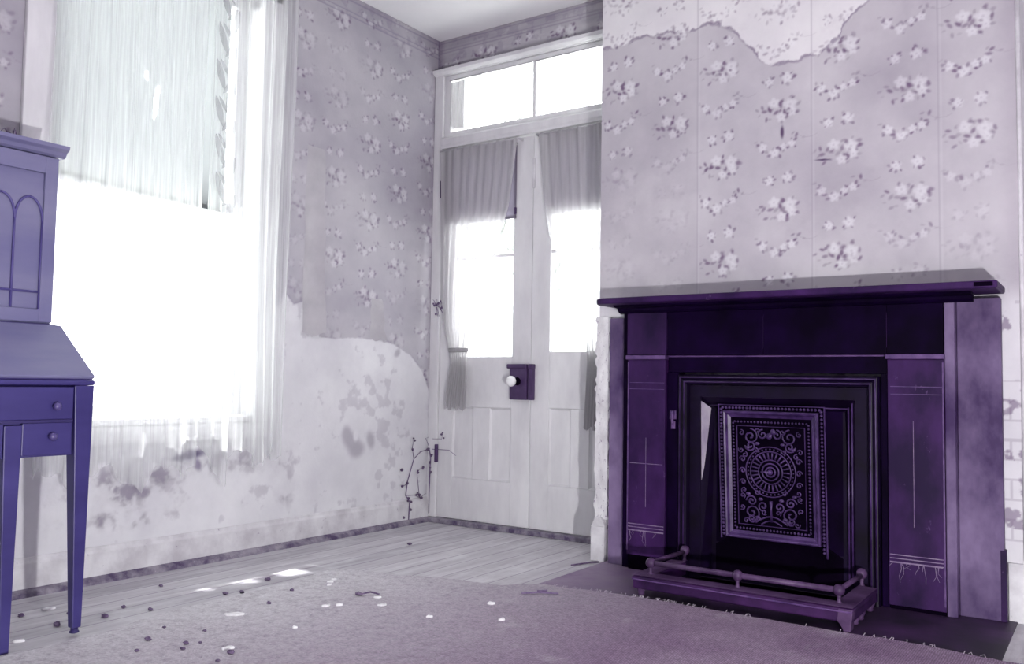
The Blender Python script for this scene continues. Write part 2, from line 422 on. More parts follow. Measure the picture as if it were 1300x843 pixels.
def put(cv, mask, col):
    cv.img = cv.img*(1-mask[..., None])+np.asarray(col)*mask[..., None]

# ================================================================== THE ROOM
H = 3.05
RX, FY = 6.6, -8.2          # right wall, wall behind the viewer
WY0, WY1, WZ0, WZ1 = -2.46, -1.41, .68, 2.80      # window opening in the left wall
DX0, DX1, DZ1 = .055, 1.415, 2.80                  # door opening in the back wall

MB().box(-.2, RX+.2, FY-.2, .2, -.15, 0).build('floor', M['floor'], kind='structure')
MB().box(-.2, RX+.2, FY-.2, .2, H, H+.12).build('ceiling', M['ceiling'], kind='structure')
wl = MB()
wl.box(-.2, 0, FY-.2, WY0, 0, H); wl.box(-.2, 0, WY1, .2, 0, H); wl.box(-.2, 0, WY0, WY1, 0, WZ0); wl.box(-.2, 0, WY0, WY1, WZ1, H)
wall_left = wl.build('wall_left', M['plaster'], kind='structure')
wb = MB()
wb.box(0, DX0, 0, .2, 0, H); wb.box(DX1, RX, 0, .2, 0, H); wb.box(DX0, DX1, 0, .2, DZ1, H)
wall_back = wb.build('wall_back', M['plaster'], kind='structure')
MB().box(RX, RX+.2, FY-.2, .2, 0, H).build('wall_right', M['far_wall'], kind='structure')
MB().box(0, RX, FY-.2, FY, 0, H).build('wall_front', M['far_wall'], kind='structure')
BX0, BX1, BY = 1.425, 3.25, -.42
breast = MB().box(BX0, BX1, BY, 0, 0, H).build('wall_chimney_breast', M['plaster'], kind='structure')

# ---- chimney breast paper
c = Canvas(BX0, BX1, .02, H-.002, .0042)
base_paper(c, 3, (178, 168, 184), (194, 186, 198))
seams = (1.42, 1.94, 2.468, 2.97)
n1 = fbm(c.nv, c.nu, 4, 6, 51); n2 = fbm(c.nv, c.nu, 30, 50, 77)
# each strip of paper has its own slight tone
for k, sx in enumerate(seams):
    msk = ((c.U >= sx) & (c.U < sx+.53)).astype(float)
    c.img *= (1+msk*(-.015, .02, -.01, -.03)[k])[..., None]
tear = [(1.42, 2.565), (1.554, 2.569), (1.742, 2.581), (1.85, 2.57), (1.921, 2.556), (1.991, 2.568), (2.06, 2.55), (2.109, 2.516), (2.175, 2.437), (2.239, 2.351), (2.302, 2.314), (2.41, 2.309), (2.5, 2.329), (2.588, 2.379), (2.602, 2.422), (2.645, 2.465), (2.702, 2.512), (2.80, 2.60), (2.95, 2.72), (3.25, 2.95)]
n4 = fbm(c.nv, c.nu, 60, 100, 91)
d = c.V-interp(c.U, tear)-(n2-.5)*.045-(n4-.5)*.03
up = sstep(d, -.004, .006)
put(c, up*.9, lin(224, 217, 218))
fade = 1-.82*sstep(2.25-c.V+(n1-.5)*.5, 0, .45)*(c.U < 1.95)
fade = fade*(1-.75*sstep(2.1-c.V+(n1-.5)*.6, 0, .5)*(c.U > 2.98))
fade *= 1-.6*sstep(1.62-c.V+(n1-.5)*.4, 0, .25)*(c.U > 2.72)*(c.U < 2.98)
c.fade = np.clip(fade*(1-.35*up), 0, 1)*.95
c.pattern(seams, .52, 1.885, 2.11, .449, 1.1, H)
c.fade[:] = 1
put(c, (1-sstep(np.abs(d+.004), .003, .014))*.75*sstep(n2*.6+n4*.4, .36, .56), lin(132, 118, 140))  # shade patches along the torn edge, painted dark
for sx in seams[1:]:
    w = (1-sstep(np.abs(c.U-sx-(n1-.5)*.006), .001, .005)); put(c, w*.38, lin(150, 140, 156))
    put(c, (1-sstep(np.abs(c.U-sx-.008), .002, .007))*.16, lin(214, 208, 216))
# stains toward the right edge, exposed plaster and brick low down at both sides
put(c, sstep(n1*.6+n2*.4, .56, .75)*.22, lin(158, 142, 160))
put(c, sstep(c.U, 3.16, 3.24)*.35*(c.V > 1.2), lin(160, 146, 164))
low = 1-sstep(c.V, 1.18, 1.3)
put(c, low, lin(214, 208, 216))
put(c, low*sstep(n2, .6, .66)*.7, lin(120, 104, 128))
br = ((np.mod(c.V, .075) < .009) | (np.mod(c.U+np.where(np.mod(c.V, .15) < .075, 0, .1), .2) < .009)).astype(float)
put(c, low*br*(n1 > .45)*(c.U > 3.1)*(c.V > .25)*.3, lin(116, 100, 124))
c.blob(2.339, 1.997, .008, .028, 0, lin(74, 50, 86), .9)
c.blob(2.516, 1.849, .033, .004, -.1, lin(66, 42, 80), .9)
wall_sheet('wallpaper', c, lambda u, v: np.stack([u, np.full_like(u, BY-.0025), v], -1), breast)

# ---- left wall paper (u = y, v = z)
c = Canvas(-3.6, -.003, .003, H-.002, .0052)
base_paper(c, 21, (166, 160, 178), (188, 183, 197))
n1 = fbm(c.nv, c.nu, 9, 8, 151); n2 = fbm(c.nv, c.nu, 60, 50, 177); n3 = fbm(c.nv, c.nu, 22, 18, 277)
c.fade = .7*(1-.6*sstep(n1, .48, .62))
c.pattern(tuple(-.5-.52*k+.02 for k in range(-1, 7)), .52, .2+.449*3, .45+.449*3, .449, .9, H)
c.fade[:] = 1
for zz in (2.93, 2.955, 3.02): put(c, (1-sstep(np.abs(c.V-zz), .002, .006))*.5, lin(130, 120, 146))
put(c, (c.V > 2.93)*sstep(n2, .52, .6)*.35, lin(140, 130, 154))
tl = [(-3.6, 1.25), (-1.5, 1.25), (-1.29, 1.19), (-1.25, 1.25), (-1.208, 1.31), (-1.15, 1.255), (-1.1, 1.27), (-1.046, 1.30), (-.975, 1.276), (-.965, 1.10), (-.849, 1.09), (-.76, 1.108), (-.506, 1.103), (-.37, 1.081), (-.227, 1.025), (-.114, .931), (-.04, .809), (0, .64)]
d = c.V-interp(c.U, tl)-(n2-.5)*.03
below = 1-sstep(d, -.005, .004)
pl = lin(206, 203, 213)*(1-n1[..., None])+lin(226, 224, 230)*n1[..., None]
c.img = c.img*(1-below[..., None])+pl*below[..., None]
put(c, (1-sstep(np.abs(d), .003, .012))*.4*sstep(n2, .42, .6), lin(128, 116, 142))
put(c, below*sstep(n1*.55+n3*.45, .52, .64)*.14, lin(182, 176, 190))
put(c, below*sstep(n2*.6+n1*.4, .61, .68)*.3, lin(150, 140, 160))
# scraps of paper still clinging to the plaster
for u, v, a, b, an in ((-.70, .515, .075, .05, -.6), (-.66, .47, .06, .045, .2), (-.74, .56, .035, .05, .2), (-.55, .52, .03, .05, .3), (-.34, 1.03, .03, .02, .8)):
    c.blob(u, v, a, b, an, lin(176, 168, 188), .9)
c.blob(-.67, .55, .02, .03, 0, lin(222, 219, 226), .9)
# broken plaster under the window
dz = sstep(c.U, -2.45, -2.2)*(1-sstep(c.U, -1.45, -1.0))*(1-sstep(c.V, .4, .56))*sstep(c.V, .14, .24)
put(c, dz*sstep(n1*.35+n3*.35+n2*.3, .5, .62)*.35, lin(186, 182, 192))
rg = 1-sstep(np.abs(n3*.5+n2*.5-.5), .004, .03)
put(c, dz*sstep(n2, .46, .62)*sstep(n3, .48, .60)*.6, lin(156, 149, 163))
put(c, dz*sstep(n3*.5+n2*.5, .6, .68)*.55, lin(140, 130, 152))
c.blob(-1.745, .505, .085, .022, .1, lin(92, 84, 110), .95)
c.blob(-1.70, .46, .02, .03, .5, lin(120, 110, 136), .8)
# corner darkened in blotches and a thin line
crn = sstep(c.U, -.10, -.005)
put(c, crn*sstep(n2*.5+n3*.5, .42, .6)*.5, lin(120, 106, 132))
put(c, (1-sstep(np.abs(c.U+.012), .002, .012))*.55, lin(112, 98, 128))
wall_sheet('wallpaper', c, lambda u, v: np.stack([np.full_like(u, .0025), u, v], -1), wall_left, holes=[(WY0, WY1, WZ0, WZ1)])

# ---- strip of paper over the door
c = Canvas(.003, BX0-.002, 2.80, H-.002, .0042)
base_paper(c, 31, (168, 160, 178), (188, 181, 194))
n2 = fbm(c.nv, c.nu, 24, 6, 377)
for u, v, f in ((.36, 2.90, c.big), (.10, 2.88, c.pair), (.66, 2.93, c.pair), (.93, 2.905, c.big), (1.25, 2.9, c.swag)): f(u, v)
for zz in (2.965, 2.985, 3.03): put(c, (1-sstep(np.abs(c.V-zz), .002, .006))*.45, lin(134, 122, 148))
put(c, sstep(n2, .55, .64)*.3, lin(132, 120, 146))
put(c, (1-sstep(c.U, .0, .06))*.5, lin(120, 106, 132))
wall_sheet('wallpaper', c, lambda u, v: np.stack([u, np.full_like(u, -.0025), v], -1), wall_back)

# ---- loose paper curling off the left wall (parts of that wall)
def peel(u_fix, u_free, z0, z1, lift, seed):
    rr = random.Random(seed); mb = MB(); nu, nv = 8, 26
    for j in range(nv+1):
        t = j/nv; z = z0+(z1-z0)*t
        g = max(0, 1-t)**.8
        for i in range(nu+1):
            s = i/nu
            x = .004+lift*g*s*s+.004*math.sin(t*9+seed)*s*g
            mb.v.append((x, u_fix+(u_free-u_fix)*(s-.12*g*s*s)+.004*math.sin(t*14+seed), z+.01*math.sin(s*7+seed)*(1-t)))
    for j in range(nv):
        for i in range(nu):
            a = j*(nu+1)+i; mb.f.append((a, a+1, a+nu+2, a+nu+1))
    o = mb.build('peeling_wallpaper', M['paper_strip'], wall_left, smooth=True, kind='structure')
    return o
peel(-1.09, -.965, 1.105, 2.12, .06, 1)
peel(-.575, -.485, 1.10, 1.34, .05, 2)

# ---- crumbling plaster edge left of the mantel
rr = random.Random(4)
left = [(BX0-.006-.012*rr.random()*(.4+abs(math.sin(z*.17))), z*.01+.008*rr.random()) for z in range(20, 122, 2)]
right = [(BX0+.058+.014*rr.random(), z*.01+.008*rr.random()) for z in range(20, 122, 3)]
MB().prism(left+right[::-1], BY-.013, BY+.012, 'y').build('crumbling_plaster_edge', M['old_plaster'], breast, bevel=.003, kind='structure')

# ---- baseboards, shoe mouldings
def baseboard(name, mb): return mb.build(name, M['paint_aged'], bevel=.003, kind='structure')
mb = MB(); mb.prism([(0.003, .0), (.018, .0), (.018, .125), (.012, .135), (.009, .146), (.003, .15)], FY+.01, -.002, 'y')
baseboard('baseboard_left', mb)
mb = MB(); mb.prism([(.018, 0), (.046, 0), (.045, .010), (.036, .020), (.026, .026), (.018, .029)], FY+.02, -.065, 'y')
mb.build('trim_4', M['shoe'], kind='structure')  # dark strip along the foot of the baseboard
mb = MB(); mb.box(BX0-.022, BX0+.055, BY-.032, BY+.30, 0, .17)
mb.prism([(BX0-.022, .17), (BX0+.055, .17), (BX0+.045, .19), (BX0+.03, .215), (BX0, .215), (BX0-.012, .19)], BY-.028, BY+.28, 'y')
baseboard('baseboard_back', mb)
mb = MB(); mb.box(3.192, BX1+.018, BY-.018, BY-.003, 0, .22); mb.box(BX1, BX1+.018, BY-.003, -.02, 0, .22)
baseboard('baseboard_right', mb)
mb = MB(); mb.tube([(BX1, BY-.002, .23), (BX1+.002, BY-.002, 1.6), (BX1, BY-.002, H)], .009)
mb.build('trim_5', M['paint_aged'], smooth=True, kind='structure')

# ================================================================== WINDOW in the left wall
w1 = empty('window_1', (-.1, (WY0+WY1)/2, WZ0), kind='structure')
mb = MB()
for y0, y1 in ((WY0-.11, WY0+.005), (WY1-.005, WY1+.11)): mb.box(.004, .028, y0, y1, WZ0-.03, WZ1+.11)
mb.box(.004, .028, WY0-.11, WY1+.11, WZ1-.005, WZ1+.11); mb.box(.004, .04, WY0-.14, WY1+.14, WZ1+.11, WZ1+.135)
mb.box(.004, .022, WY0-.11, WY1+.11, WZ0-.11, WZ0-.03)
mb.build('casing', M['paint'], w1, bevel=.004, kind='structure')
mb = MB(); mb.box(-.15, .03, WY0-.001, WY1+.001, WZ0-.028, WZ0+.002); mb.build('sill', M['paint'], w1, bevel=.006, kind='structure')
def sash(y0, y1, z0, z1, x, nm):
    mb = MB()
    mb.box(x-.02, x+.02, y0, y0+.045, z0, z1); mb.box(x-.02, x+.02, y1-.045, y1, z0, z1)
    mb.box(x-.02, x+.02, y0+.045, y1-.045, z0, z0+.05); mb.box(x-.02, x+.02, y0+.045, y1-.045, z1-.04, z1)
    fr = mb.build('sash', M['paint'], w1, kind='structure')
    MB().box(x-.002, x+.002, y0+.04, y1-.04, z0+.045, z1-.035).build('pane', M['glass'], fr, kind='structure')
sash(WY0+.01, WY1-.01, WZ0+.005, 1.72, -.09, 'lower')
sash(WY0+.01, WY1-.01, 1.69, WZ1-.005, -.135, 'upper')

def sheet(fn, nu, nv):
    mb = MB()
    for j in range(nv+1):
        for i in range(nu+1): mb.v.append(tuple(fn(i/nu, j/nv)))
    for j in range(nv):
        for i in range(nu):
            a = j*(nu+1)+i; mb.f.append((a, a+1, a+nu+2, a+nu+1))
    return mb

# roller shade pulled half down
SY1 = -1.555
sh = empty('window_blind', (-.05, (WY0+WY1)/2, 2.78), 'pale roller shade pulled halfway down behind the tall window curtains', 'window shade')
shade = sheet(lambda s, t: (-.045+.003*math.sin(9*s+5*t), WY0+.012+(SY1-WY0-.024)*s, (1.715-.03*s)+(2.745-1.715+.03*s)*t), 110, 130)
def torn(f):     # two small tears let the light straight through
    y = sum(shade.v[i][1] for i in f)/4; z = sum(shade.v[i][2] for i in f)/4
    return ((y-SLIT[0]-.12*(z-SLIT[1]))/.012)**2+((z-SLIT[1])/.085)**2 < 1 or ((y-SLIT2[0])/.008)**2+((z-SLIT2[1])/.022)**2 < 1
SLIT, SLIT2 = (-1.955, 2.118), (-2.007, 2.230)
shade.f = [f for f in shade.f if not torn(f)]
shade.build('shade_cloth', M['shade'], sh, smooth=True)
MB().tube([(-.045, WY0+.01, 2.765), (-.045, WY1-.012, 2.765)], .02, 12).build('roller', M['rod'], sh, smooth=True)
MB().prism([(WY0+.012, 1.70), (SY1-.012, 1.672), (SY1-.012, 1.689), (WY0+.012, 1.719)], -.049, -.041, 'x').build('hem_bar', M['shade'], sh)

def curtain(name, y0, y1, z1, hem, x0, amp, folds, seed, label, mat, parent_label=None):
    rr = random.Random(seed)
    ph = [rr.uniform(0, 6) for _ in range(6)]
    o = empty(name, (x0, (y0+y1)/2, z1), label, 'curtain', 'tall sheer curtains on the left window')
    def f(s, t):
        z = hem(s)+(z1-hem(s))*t
        a = amp*(1-.35*t)
        w = a*math.sin(2*PI*folds*s+ph[0]+.5*math.sin(3*s+ph[1]+t*1.5))+.35*a*math.sin(2*PI*folds*2.3*s+ph[2]+t)
        y = y0+(y1-y0)*s+.012*math.sin(4*t+ph[3]+s*5)
        return (x0+w+.018*(1-t)*math.sin(ph[4]+s*6), y, z)
    sheet(f, 130, 46).build('cloth', mat, o, smooth=True)
    return o, f
hemL = lambda s: .455+.03*math.sin(s*19)+.02*math.sin(s*47)-.05*math.exp(-((s-.62)/.09)**2)
hemR = lambda s: .50+.035*math.sin(s*17+1)+.02*math.sin(s*41)-.10*math.exp(-((s-.25)/.08)**2)-.06*math.exp(-((s-.72)/.12)**2)
cL, fL = curtain('sheer_curtain', -2.50, -1.79, 2.85, hemL, .10, .013, 7, 3, 'long sheer curtain over the left part of the tall window behind the desk', M['sheer'])
cR, fR = curtain('sheer_curtain', -1.775, -1.275, 2.85, hemR, .115, .02, 7, 5, 'long sheer curtain with lace leaf band over the right part of the tall window', M['sheer'])
rd = empty('curtain_rod', (.12, -1.9, 2.865), 'thin metal rod carrying the tall window curtains', 'curtain rod')
MB().tube([(.12, -2.62, 2.865), (.12, -1.22, 2.865)], .009, 10).build('rod', M['rod'], rd, smooth=True)
for y in (-2.6, -1.24): MB().box(.004, .125, y-.006, y+.006, 2.853, 2.862).build('bracket', M['rod'], rd)
# lace band with woven leaves down the right curtain
mb = MB()
rr = random.Random(9)
def leafmesh(mb, c, L, W, ang, x):
    n = 10; pts = []
    for i in range(n+1): t = i/n; pts.append((L*(t-.5), W*math.sin(PI*t)**.8))
    for i in range(n-1, 0, -1): t = i/n; pts.append((L*(t-.5), -W*math.sin(PI*t)**.8))
    ca, sa = math.cos(ang), math.sin(ang)
    mb.add([(x+.004*p[1]/W, c[0]+p[0]*ca-p[1]*sa, c[1]+p[0]*sa+p[1]*ca) for p in pts], [tuple(range(len(pts)))])
z = 2.80; k = 0
while z > 1.62:
    yb = -1.715+.010*math.sin(z*5)
    leafmesh(mb, (yb+(.03 if k % 2 else -.03), z), .15, .022, 1.25 if k % 2 else 1.9, .150)
    leafmesh(mb, (yb+(-.01 if k % 2 else .012), z-.05), .09, .014, 2.2 if k % 2 else .9, .150)
    z -= .088; k += 1
mb.build('lace_leaf_band', M['lace'], cR)
# a bright gathered fold at the right side of the right curtain
# ================================================================== DOUBLE DOOR
YF = -.03      # face of the door leaves
t1 = MB()
t1.box(.004, .074, -.045, -.003, 0.03, 2.80); t1.box(1.405, 1.423, -.045, -.003, .03, 2.80)
t1.box(.004, 1.423, -.045, -.003, 2.795, 2.815)
t1.prism([(-.003, 2.815), (-.075, 2.835), (-.07, 2.815), (-.05, 2.80), (-.003, 2.80)], .004, 1.423, 'x')
t1.build('trim_1', M['paint'], bevel=.003, kind='structure')
MB().prism([(-.055, 2.325), (-.055, 2.335), (-.06, 2.35), (-.06, 2.385), (-.045, 2.40), (.03, 2.40), (.03, 2.325)], .0745, 1.4045, 'x').build('trim_2', M['paint'], bevel=.002, kind='structure')
MB().box(.004, 1.40, -.075, .12, .0, .028).build('trim_3', M['shoe'], bevel=.004, kind='structure')
mb = MB(); mb.box(.02, .034, -.02, -.004, .2, 2.75)

# transom light
w2 = empty('window_2', (.74, 0, 2.40), kind='structure')
mb = MB(); y0, y1 = -.03, .01
mb.box(.076, .125, y0, y1, 2.402, 2.793); mb.box(1.36, 1.402, y0, y1, 2.402, 2.793)
mb.box(.125, 1.36, y0, y1, 2.402, 2.432); mb.box(.125, 1.36, y0, y1, 2.762, 2.793); mb.box(.742, .764, y0, y1, 2.432, 2.762)
fr = mb.build('transom_frame', M['paint'], w2, bevel=.002, kind='structure')
for a, b in ((.12, .745), (.76, 1.365)):
    MB().box(a, b, -.006, -.002, 2.428, 2.766).build('pane', M['glass'], w2, kind='structure')

def leaf_door(nm, x0, x1, xs0, xs1, gz0, pz):
    """x0..x1 leaf, xs0/xs1 inner edges of the stiles"""
    d = empty(nm, ((x0+x1)/2, YF+.02, .03), kind='structure')
    mb = MB(); ya, yb = YF, YF+.04
    mb.box(x0, xs0, ya, yb, .032, 2.318); mb.box(xs1, x1, ya, yb, .032, 2.318)
    mb.box(xs0, xs1, ya, yb, .032, pz[0]); mb.box(xs0, xs1, ya, yb, pz[1], gz0); mb.box(xs0, xs1, ya, yb, 2.25, 2.318)
    mb.build('leaf_frame', M['paint'], d, bevel=.0025, kind='structure')
    xm = (xs0+xs1)/2; m0, m1 = xm-.06, xm+.06
    MB().box(m0, m1, ya, yb, pz[0]+.001, pz[1]-.001).build('mullion', M['paint'], d, bevel=.0025, kind='structure')
    for a, b in ((xs0, m0), (m1, xs1)):
        mb = MB(); mb.box(a+.001, b-.001, ya+.014, yb-.004, pz[0]+.001, pz[1]-.001)
        mb.ring_frame(a+.001, b-.001, pz[0]+.001, pz[1]-.001, [(0, ya+.004), (0, ya+.015), (.012, ya+.015)])
        mb.build('panel', M['paint'], d, kind='structure')
    MB().box(xs0-.004, xs1+.004, ya+.018, ya+.022, gz0-.004, 2.254).build('pane', M['glass'], d, kind='structure')
    MB().box(xs0, xs1, ya+.008, ya+.03, 1.612, 1.632).build('glazing_bar', M['paint'], d, kind='structure')
    return d
d1 = leaf_door('door_1', .0765, .755, .185, .622, 1.017, (.28, .712))
d2 = leaf_door('door_2', .7595, 1.402, .884, 1.295, 1.045, (.285, .722))
# hinges
for z in (2.07, .42):
    MB().box(.066, .082, YF-.024, YF-.001, z-.055, z+.055).build('hinge', M['lock'], d1, bevel=.004, kind='structure')
# rim lock with white knob
lk = MB(); lk.box(.632, .752, YF-.035, YF-.001, .765, .955); lk.box(.612, .752, YF-.04, YF-.001, .945, .972)
lk = lk.build('rim_lock', M['lock'], d1, bevel=.006, kind='structure')
MB().lathe([(.024, 0), (.022, -.008), (.01, -.012), (.010, -.05)], (.688, YF-.035, .872), 'y', 18).build('spindle', M['void'], lk, smooth=True, kind='structure')
MB().ball((.688, YF-.098, .872), .031, 14, (1, .8, 1)).build('knob', M['porcelain'], lk, smooth=True, kind='structure')
kp = MB(); kp.box(.7605, .79, YF-.035, YF-.001, .765, .955); kp.box(.7605, .792, YF-.04, YF-.001, .945, .972)
kp.build('lock_keeper', M['lock'], d2, bevel=.005, kind='structure')
MB().box(.757, .772, YF-.014, YF-.0005, 2.0, 2.18).build('slide_bolt', M['paint_aged'], d2, bevel=.003, kind='structure')
MB().box(.628, .642, YF-.012, YF-.0005, 1.86, 1.90).build('catch', M['lock'], d1, bevel=.003, kind='structure')

# half drawn blinds behind the door curtains
def blind(x0, x1, label):
    o = empty('roller_blind', ((x0+x1)/2, YF-.012, 2.30), label, 'blind', 'half drawn door blinds')
    sheet(lambda s, t: (x0+(x1-x0)*s, YF-.006-.002*math.sin(s*11), 1.845+.43*t), 10, 10).build('blind_cloth', M['blind'], o, smooth=True)
    MB().tube([(x0, YF-.013, 2.285), (x1, YF-.013, 2.285)], .011, 10).build('roller', M['rod'], o, smooth=True)
    MB().box(x0, x1, YF-.012, YF-.002, 1.835, 1.848).build('hem_bar', M['blind'], o)
blind(.105, .640, 'grey blind drawn over the upper glass of the left door leaf')
blind(.885, 1.365, 'grey blind drawn over the upper glass of the right door leaf')

def door_curtain(prof, x_rod, z_rod, folds, seed, label, flip=False):
    """prof: list of (z, xl, xr) from top to bottom"""
    o = empty('door_curtain', ((x_rod[0]+x_rod[1])/2, YF-.05, z_rod), label, 'curtain')
    zs = [-p[0] for p in prof]
    rr = random.Random(seed); ph = rr.uniform(0, 6)
    zt, zb = prof[0][0], prof[-1][0]
    def f(s, t):
        z = zt+(zb-zt)*t
        xl = float(np.interp(-z, zs, [p[1] for p in prof])); xr = float(np.interp(-z, zs, [p[2] for p in prof]))
        wd = xr-xl
        a = .006+.006*(1-min(1, wd/.58))
        yy = YF-.05+a*math.sin(2*PI*folds*s+ph+.6*math.sin(t*3+s*2))+.003*math.sin(31*s+ph)
        return (xl+wd*s, yy, z+.012*math.sin(s*21+ph)*(t > .98))
    sheet(f, 110, 60).build('cloth', M['sheer_door'], o, smooth=True)
    MB().tube([(x_rod[0]-.01, YF-.05, z_rod), (x_rod[1]+.01, YF-.05, z_rod)], .0045, 8).build('rod', M['rod'], o, smooth=True)
    for x in x_rod: MB().box(x-.004, x+.004, YF-.052, YF-.0005, z_rod-.006, z_rod+.006).build('rod_bracket', M['rod'], o)
    return o
dl = door_curtain([(2.305, .095, .675), (1.9, .105, .62), (1.65, .11, .53), (1.4, .12, .44), (1.2, .15, .37), (1.06, .19, .335), (.98, .21, .325), (.9, .19, .335), (.78, .17, .33), (.70, .165, .325)], (.095, .678), 2.30, 9, 2, 'sheer curtain gathered to the left on the left door leaf')
MB().lathe([(.075, -.012), (.08, 0), (.075, .012)], (.262, YF-.05, 1.055), 'z', 18).build('tieback', M['sheer_door'], dl, smooth=True, xf=Matrix.Translation((.0, YF-.05, 0)) @ Matrix.Diagonal((1, .25, 1, 1)) @ Matrix.Translation((0, -(YF-.05), 0)))
dr = door_curtain([(2.305, .815, 1.385), (1.9, .86, 1.38), (1.7, .90, 1.37), (1.5, .99, 1.36), (1.35, 1.07, 1.35), (1.2, 1.14, 1.335), (1.0, 1.16, 1.31), (.8, 1.15, 1.31), (.62, 1.14, 1.30)], (.812, 1.388), 2.30, 9, 7, 'sheer curtain gathered to the right on the right door leaf')

# sheers across the transom
def transom_sheer(x0, x1, seed, label):
    rr = random.Random(seed); ph = rr.uniform(0, 6)
    o = empty('transom_curtain', ((x0+x1)/2, YF-.012, 2.75), label, 'curtain')
    def f(s, t):
        zb = 2.445+.012*math.sin(s*23+ph)+.008*math.sin(s*51+ph); zt = 2.758-.018*abs(math.sin(s*8+ph))-.01*math.sin(s*29)
        return (x0+(x1-x0)*s, YF-.012+.004*math.sin(s*38+ph+t), zb+(zt-zb)*t)
    sheet(f, 60, 14).build('cloth', M['sheer_thin'], o, smooth=True)
    MB().tube([(x0-.01, YF-.012, 2.757), (x1+.01, YF-.012, 2.757)], .004, 6).build('rod', M['rod'], o, smooth=True)
    def f2(s, t): return (x0+.0+.11*s, YF-.018+.004*math.sin(s*25+ph), 2.44+.30*t)
    if seed == 1: sheet(f2, 16, 8).build('bunched_end', M['sheer_door'], o, smooth=True)
transom_sheer(.13, .735, 1, 'thin ragged sheer across the left transom pane')
transom_sheer(.77, 1.355, 2, 'thin ragged sheer across the right transom pane')

# ================================================================== FLOOR COVERINGS
hearth = MB().prism([(1.485, -.43), (1.485, -1.06), (3.22, -1.06), (3.22, -.43)], 0.0005, .006, 'z').build('hearth_slab', M['hearth'], kind=None)
tag(hearth, 'dark sooted hearth slab in front of the fireplace', 'hearth')
edge = [(.613, -1.419), (.66, -1.385), (.706, -1.364), (.80, -1.345), (.907, -1.323), (1.0, -1.275), (1.098, -1.238), (1.26, -1.212), (1.36, -1.20), (1.405, -1.185), (1.454, -1.11), (1.52, -1.065), (1.635, -1.056), (1.75, -1.03), (1.867, -1.014), (1.954, -1.012), (2.033, -1.004), (2.143, -1.012), (2.197, -1.008), (2.347, -1.012), (2.532, -1.012), (2.699, -1.012), (2.857, -1.0), (3.007, -1.0), (3.153, -1.02), (3.4, -1.03)]
poly = []
rr = random.Random(12)
for (xa, ya), (xb, yb) in zip(edge[:-1], edge[1:]):
    n = max(2, int(math.hypot(xb-xa, yb-ya)/.022))
    for i in range(n):
        t = i/n; poly.append((xa+(xb-xa)*t+rr.uniform(-.004, .004), ya+(yb-ya)*t+rr.uniform(-.006, .006)))
poly += [(3.4, -1.03), (5.1, -1.03), (5.1, -7.6), (.75, -7.6)]
leftedge = [(.75, -3.2), (.745, -2.543), (.70, -2.398), (.675, -2.22), (.682, -2.059), (.674, -1.824), (.64, -1.58)]
for (xa, ya), (xb, yb) in zip(leftedge[:-1], leftedge[1:]):
    for i in range(10): t = i/10; poly.append((xa+(xb-xa)*t+rr.uniform(-.005, .005), ya+(yb-ya)*t))
poly += [leftedge[-1]]
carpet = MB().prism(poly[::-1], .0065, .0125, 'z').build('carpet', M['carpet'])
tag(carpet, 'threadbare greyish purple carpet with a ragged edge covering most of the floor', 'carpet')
mb = MB()
for (xa, ya), (xb, yb) in zip(edge[11:-1], edge[12:]):
    for i in range(9):
        t = rr.random(); x, y = xa+(xb-xa)*t, ya+(yb-ya)*t
        if rr.random() > .35+.5*math.exp(-((x-2.0)/.25)**2): continue
        L = rr.uniform(.008, .024); a = rr.uniform(.6, 2.6)
        mb.tube([(x, y-.006, .011), (x+.4*L*math.cos(a), y+.4*L*math.sin(a), .019), (x+L*math.cos(a+.4), y+L*math.sin(a+.4), .0135)], [.0011, .0009, .0005], 5)
mb.build('frayed_threads', worn('frayed_thread', S(150, 132, 156), S(178, 162, 182), 30, rough=.95), carpet, kind='stuff')

# ================================================================== FIREPLACE MANTEL
ft = .0062
MY = -.53
mantel = empty('fireplace_mantel', (2.33, -.48, 0), 'blackened wooden fireplace mantel with pilasters and a projecting shelf', 'fireplace mantel')
def rounded(x0, x1, y0, y1, r):
    pts = [(x0, y1), (x1, y1), (x1, y0)]
    for i in range(9): a = -PI/2-i*PI/16; pts.append((x0+r+r*math.cos(a), y0+r+r*math.sin(a)))
    return pts
mb = MB(); mb.prism(rounded(1.525, 3.195, -.685, BY-.004, .07), 1.236, 1.264, 'z')
shelf = mb.build('shelf', M['mantel'], mantel, bevel=.007)
mb = MB(); mb.prism([(-.53, 1.20), (-.548, 1.203), (-.56, 1.212), (-.565, 1.222), (-.60, 1.228), (-.61, 1.2355), (-.53, 1.2355)], 1.60, 3.10, 'x')
mb.build('bed_mould', M['mantel_dark'], mantel)
MB().box(3.12, 3.18, -.69, -.685, 1.243, 1.258).build('shelf_notch', M['void'], mantel)
# frieze of four boards
xs = [1.637, 1.841, 2.29, 2.789, 2.994]
mb = MB()
for a, b in zip(xs[:-1], xs[1:]): mb.box(a+.0008, b-.0008, MY, -.45, 1.004, 1.2195)
mb.build('frieze', M['mantel_dark'], mantel, bevel=.0012)
for x in xs[1:-1]: MB().box(x-.0006, x+.0006, MY-.0012, MY-.0002, 1.03, 1.17).build('joint_line', M['mantel'], mantel)
MB().box(1.6375, 1.838, MY-.0015, MY-.0002, 1.006, 1.2).build('frieze_end_block', M['mantel'], mantel)
MB().box(1.842, 2.788, -.515, -.45, .925, 1.003).build('lintel', M['mantel_dark'], mantel, bevel=.002)
MB().tube([(1.842, -.517, .998), (2.788, -.517, .998)], .004, 6).build('lintel_bead', M['mantel_edge'], mantel)
